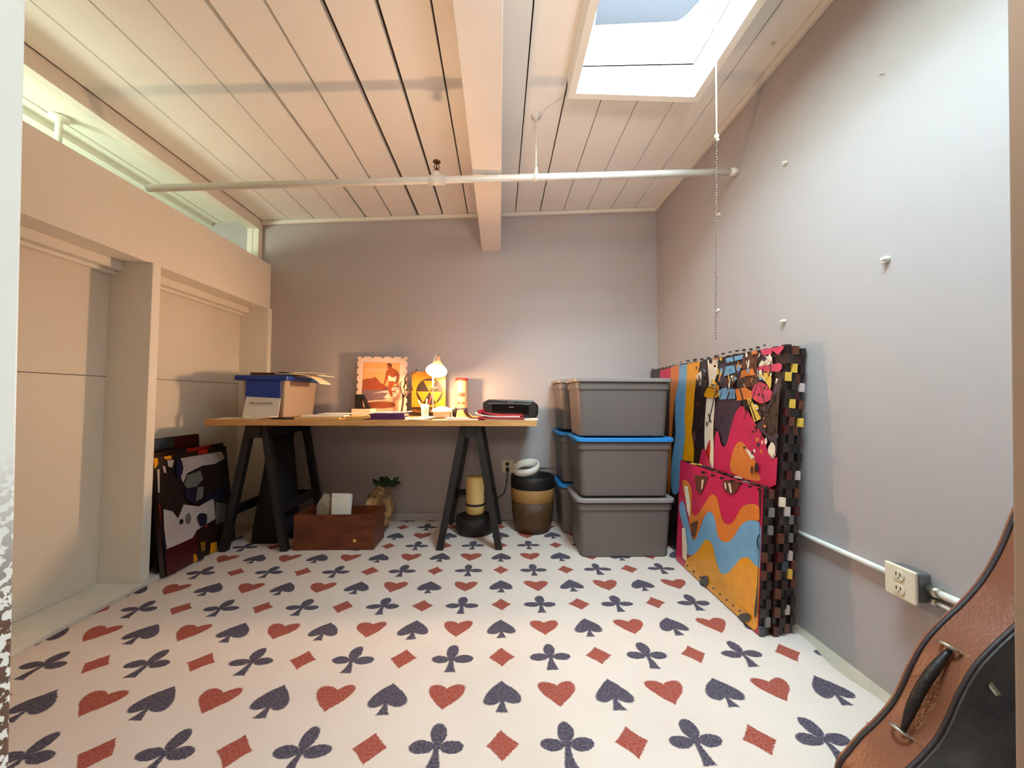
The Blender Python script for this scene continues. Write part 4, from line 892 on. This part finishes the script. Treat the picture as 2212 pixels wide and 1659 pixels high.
# ---------------------------------------------------------------- guitar case
gc = empty('guitar_case', (.95, .80, 0), 'worn brown and black guitar case standing in the front right corner', 'guitar case')
YFa, YNe = .80, .725
pix = [(2195,1118),(2168,1185),(2130,1252),(2085,1305),(2045,1342),(2005,1385),(1975,1435),(1955,1480),(1932,1522),(1900,1560),(1866,1592),(1838,1625),(1815,1659)]
lf_ = [at(x, y, Y=YFa) for x, y in pix]; prof = [(p.x, p.z) for p in lf_]
prof = [(min(x, 1.155), z) for x, z in prof]
prof = [(1.158, .72)] + prof + [(prof[-1][0]-.012, .045), (prof[-1][0]-.005, .012), (prof[-1][0]+.03, .002), (1.12, .002), (1.155, .03)]
# smooth the left curve
def cat(P, k=4):
    R_ = []
    for i in range(len(P)-1):
        p0, p1, p2, p3 = P[max(i-1, 0)], P[i], P[i+1], P[min(i+2, len(P)-1)]
        for t in [j/k for j in range(k)]:
            R_.append(tuple(.5*((2*p1[a]) + (-p0[a]+p2[a])*t + (2*p0[a]-5*p1[a]+4*p2[a]-p3[a])*t*t + (-p0[a]+3*p1[a]-3*p2[a]+p3[a])*t**3) for a in (0, 1)))
    R_.append(P[-1]); return R_
cur = cat(prof[:-2]) + prof[-2:]
cur = [(min(x, 1.16), max(z, .004)) for x, z in cur]
n = len(cur)
sd = MB(); A_ = [sd.bm.verts.new((x, YFa, z)) for x, z in cur]; B_ = [sd.bm.verts.new((x, YNe, z)) for x, z in cur]
for i in range(n): sd.bm.faces.new((A_[i], A_[(i+1)%n], B_[(i+1)%n], B_[i])).smooth = True
sd.build('side_band', m_case, gc)
MB().prism([(x, YNe-.012, z) for x, z in cur], (0, .012, 0)).build('front_lid', m_caseb, gc)
MB().prism([(x, YFa, z) for x, z in cur], (0, .012, 0)).build('back_shell', m_case, gc)
for y in (YFa+.003, YNe-.004):
    MB().tube([(x, y, z) for x, z in cur[:-3]], .0044, 8).build('piping', m_pipe_edge, gc)
# handle with fittings on the waist
h1 = at(2052, 1408, Y=.79); h2 = at(1992, 1540, Y=.79)
def on(z, y=.762):
    for (xa, za), (xb, zb_) in zip(cur, cur[1:]):
        if (za - z)*(zb_ - z) <= 0 and xa < 1.15: return Vector((xa + (xb-xa)*(z-za)/((zb_-za) or 1), y, z))
    return Vector((.9, y, z))
za, zb2 = .375, .215
pa, pb = on(za), on(zb2); nrm = Vector((-.75, 0, .45)).normalized()
hd = MB(); hp = []
for k in range(11):
    t = k/10; p = pa.lerp(pb, t) + nrm*(.008 + .012*math.sin(math.pi*t)) + Vector((0, -.004, 0)); hp.append(p)
hd.tube(hp, [.004, .006, .008, .009, .009, .009, .009, .009, .008, .006, .004], 10)
ho = hd.build('handle', m_handle, gc)
for p in (pa, pb):
    ring = MB(); c0 = p + nrm*.006; e1 = Vector((0, 1, 0)); e2 = nrm
    ring.tube([c0 + (e1*math.cos(a) + e2*math.sin(a))*.016 for a in [2*math.pi*i/16 for i in range(17)]], .0032, 8)
    ring.build('handle_ring', m_metal, ho)
MB().tube([pa + Vector((.005, -.02, 0)), pa + nrm*.002 + Vector((.02, -.055, -.05))], .006, 8).build('latch', m_metal, gc)
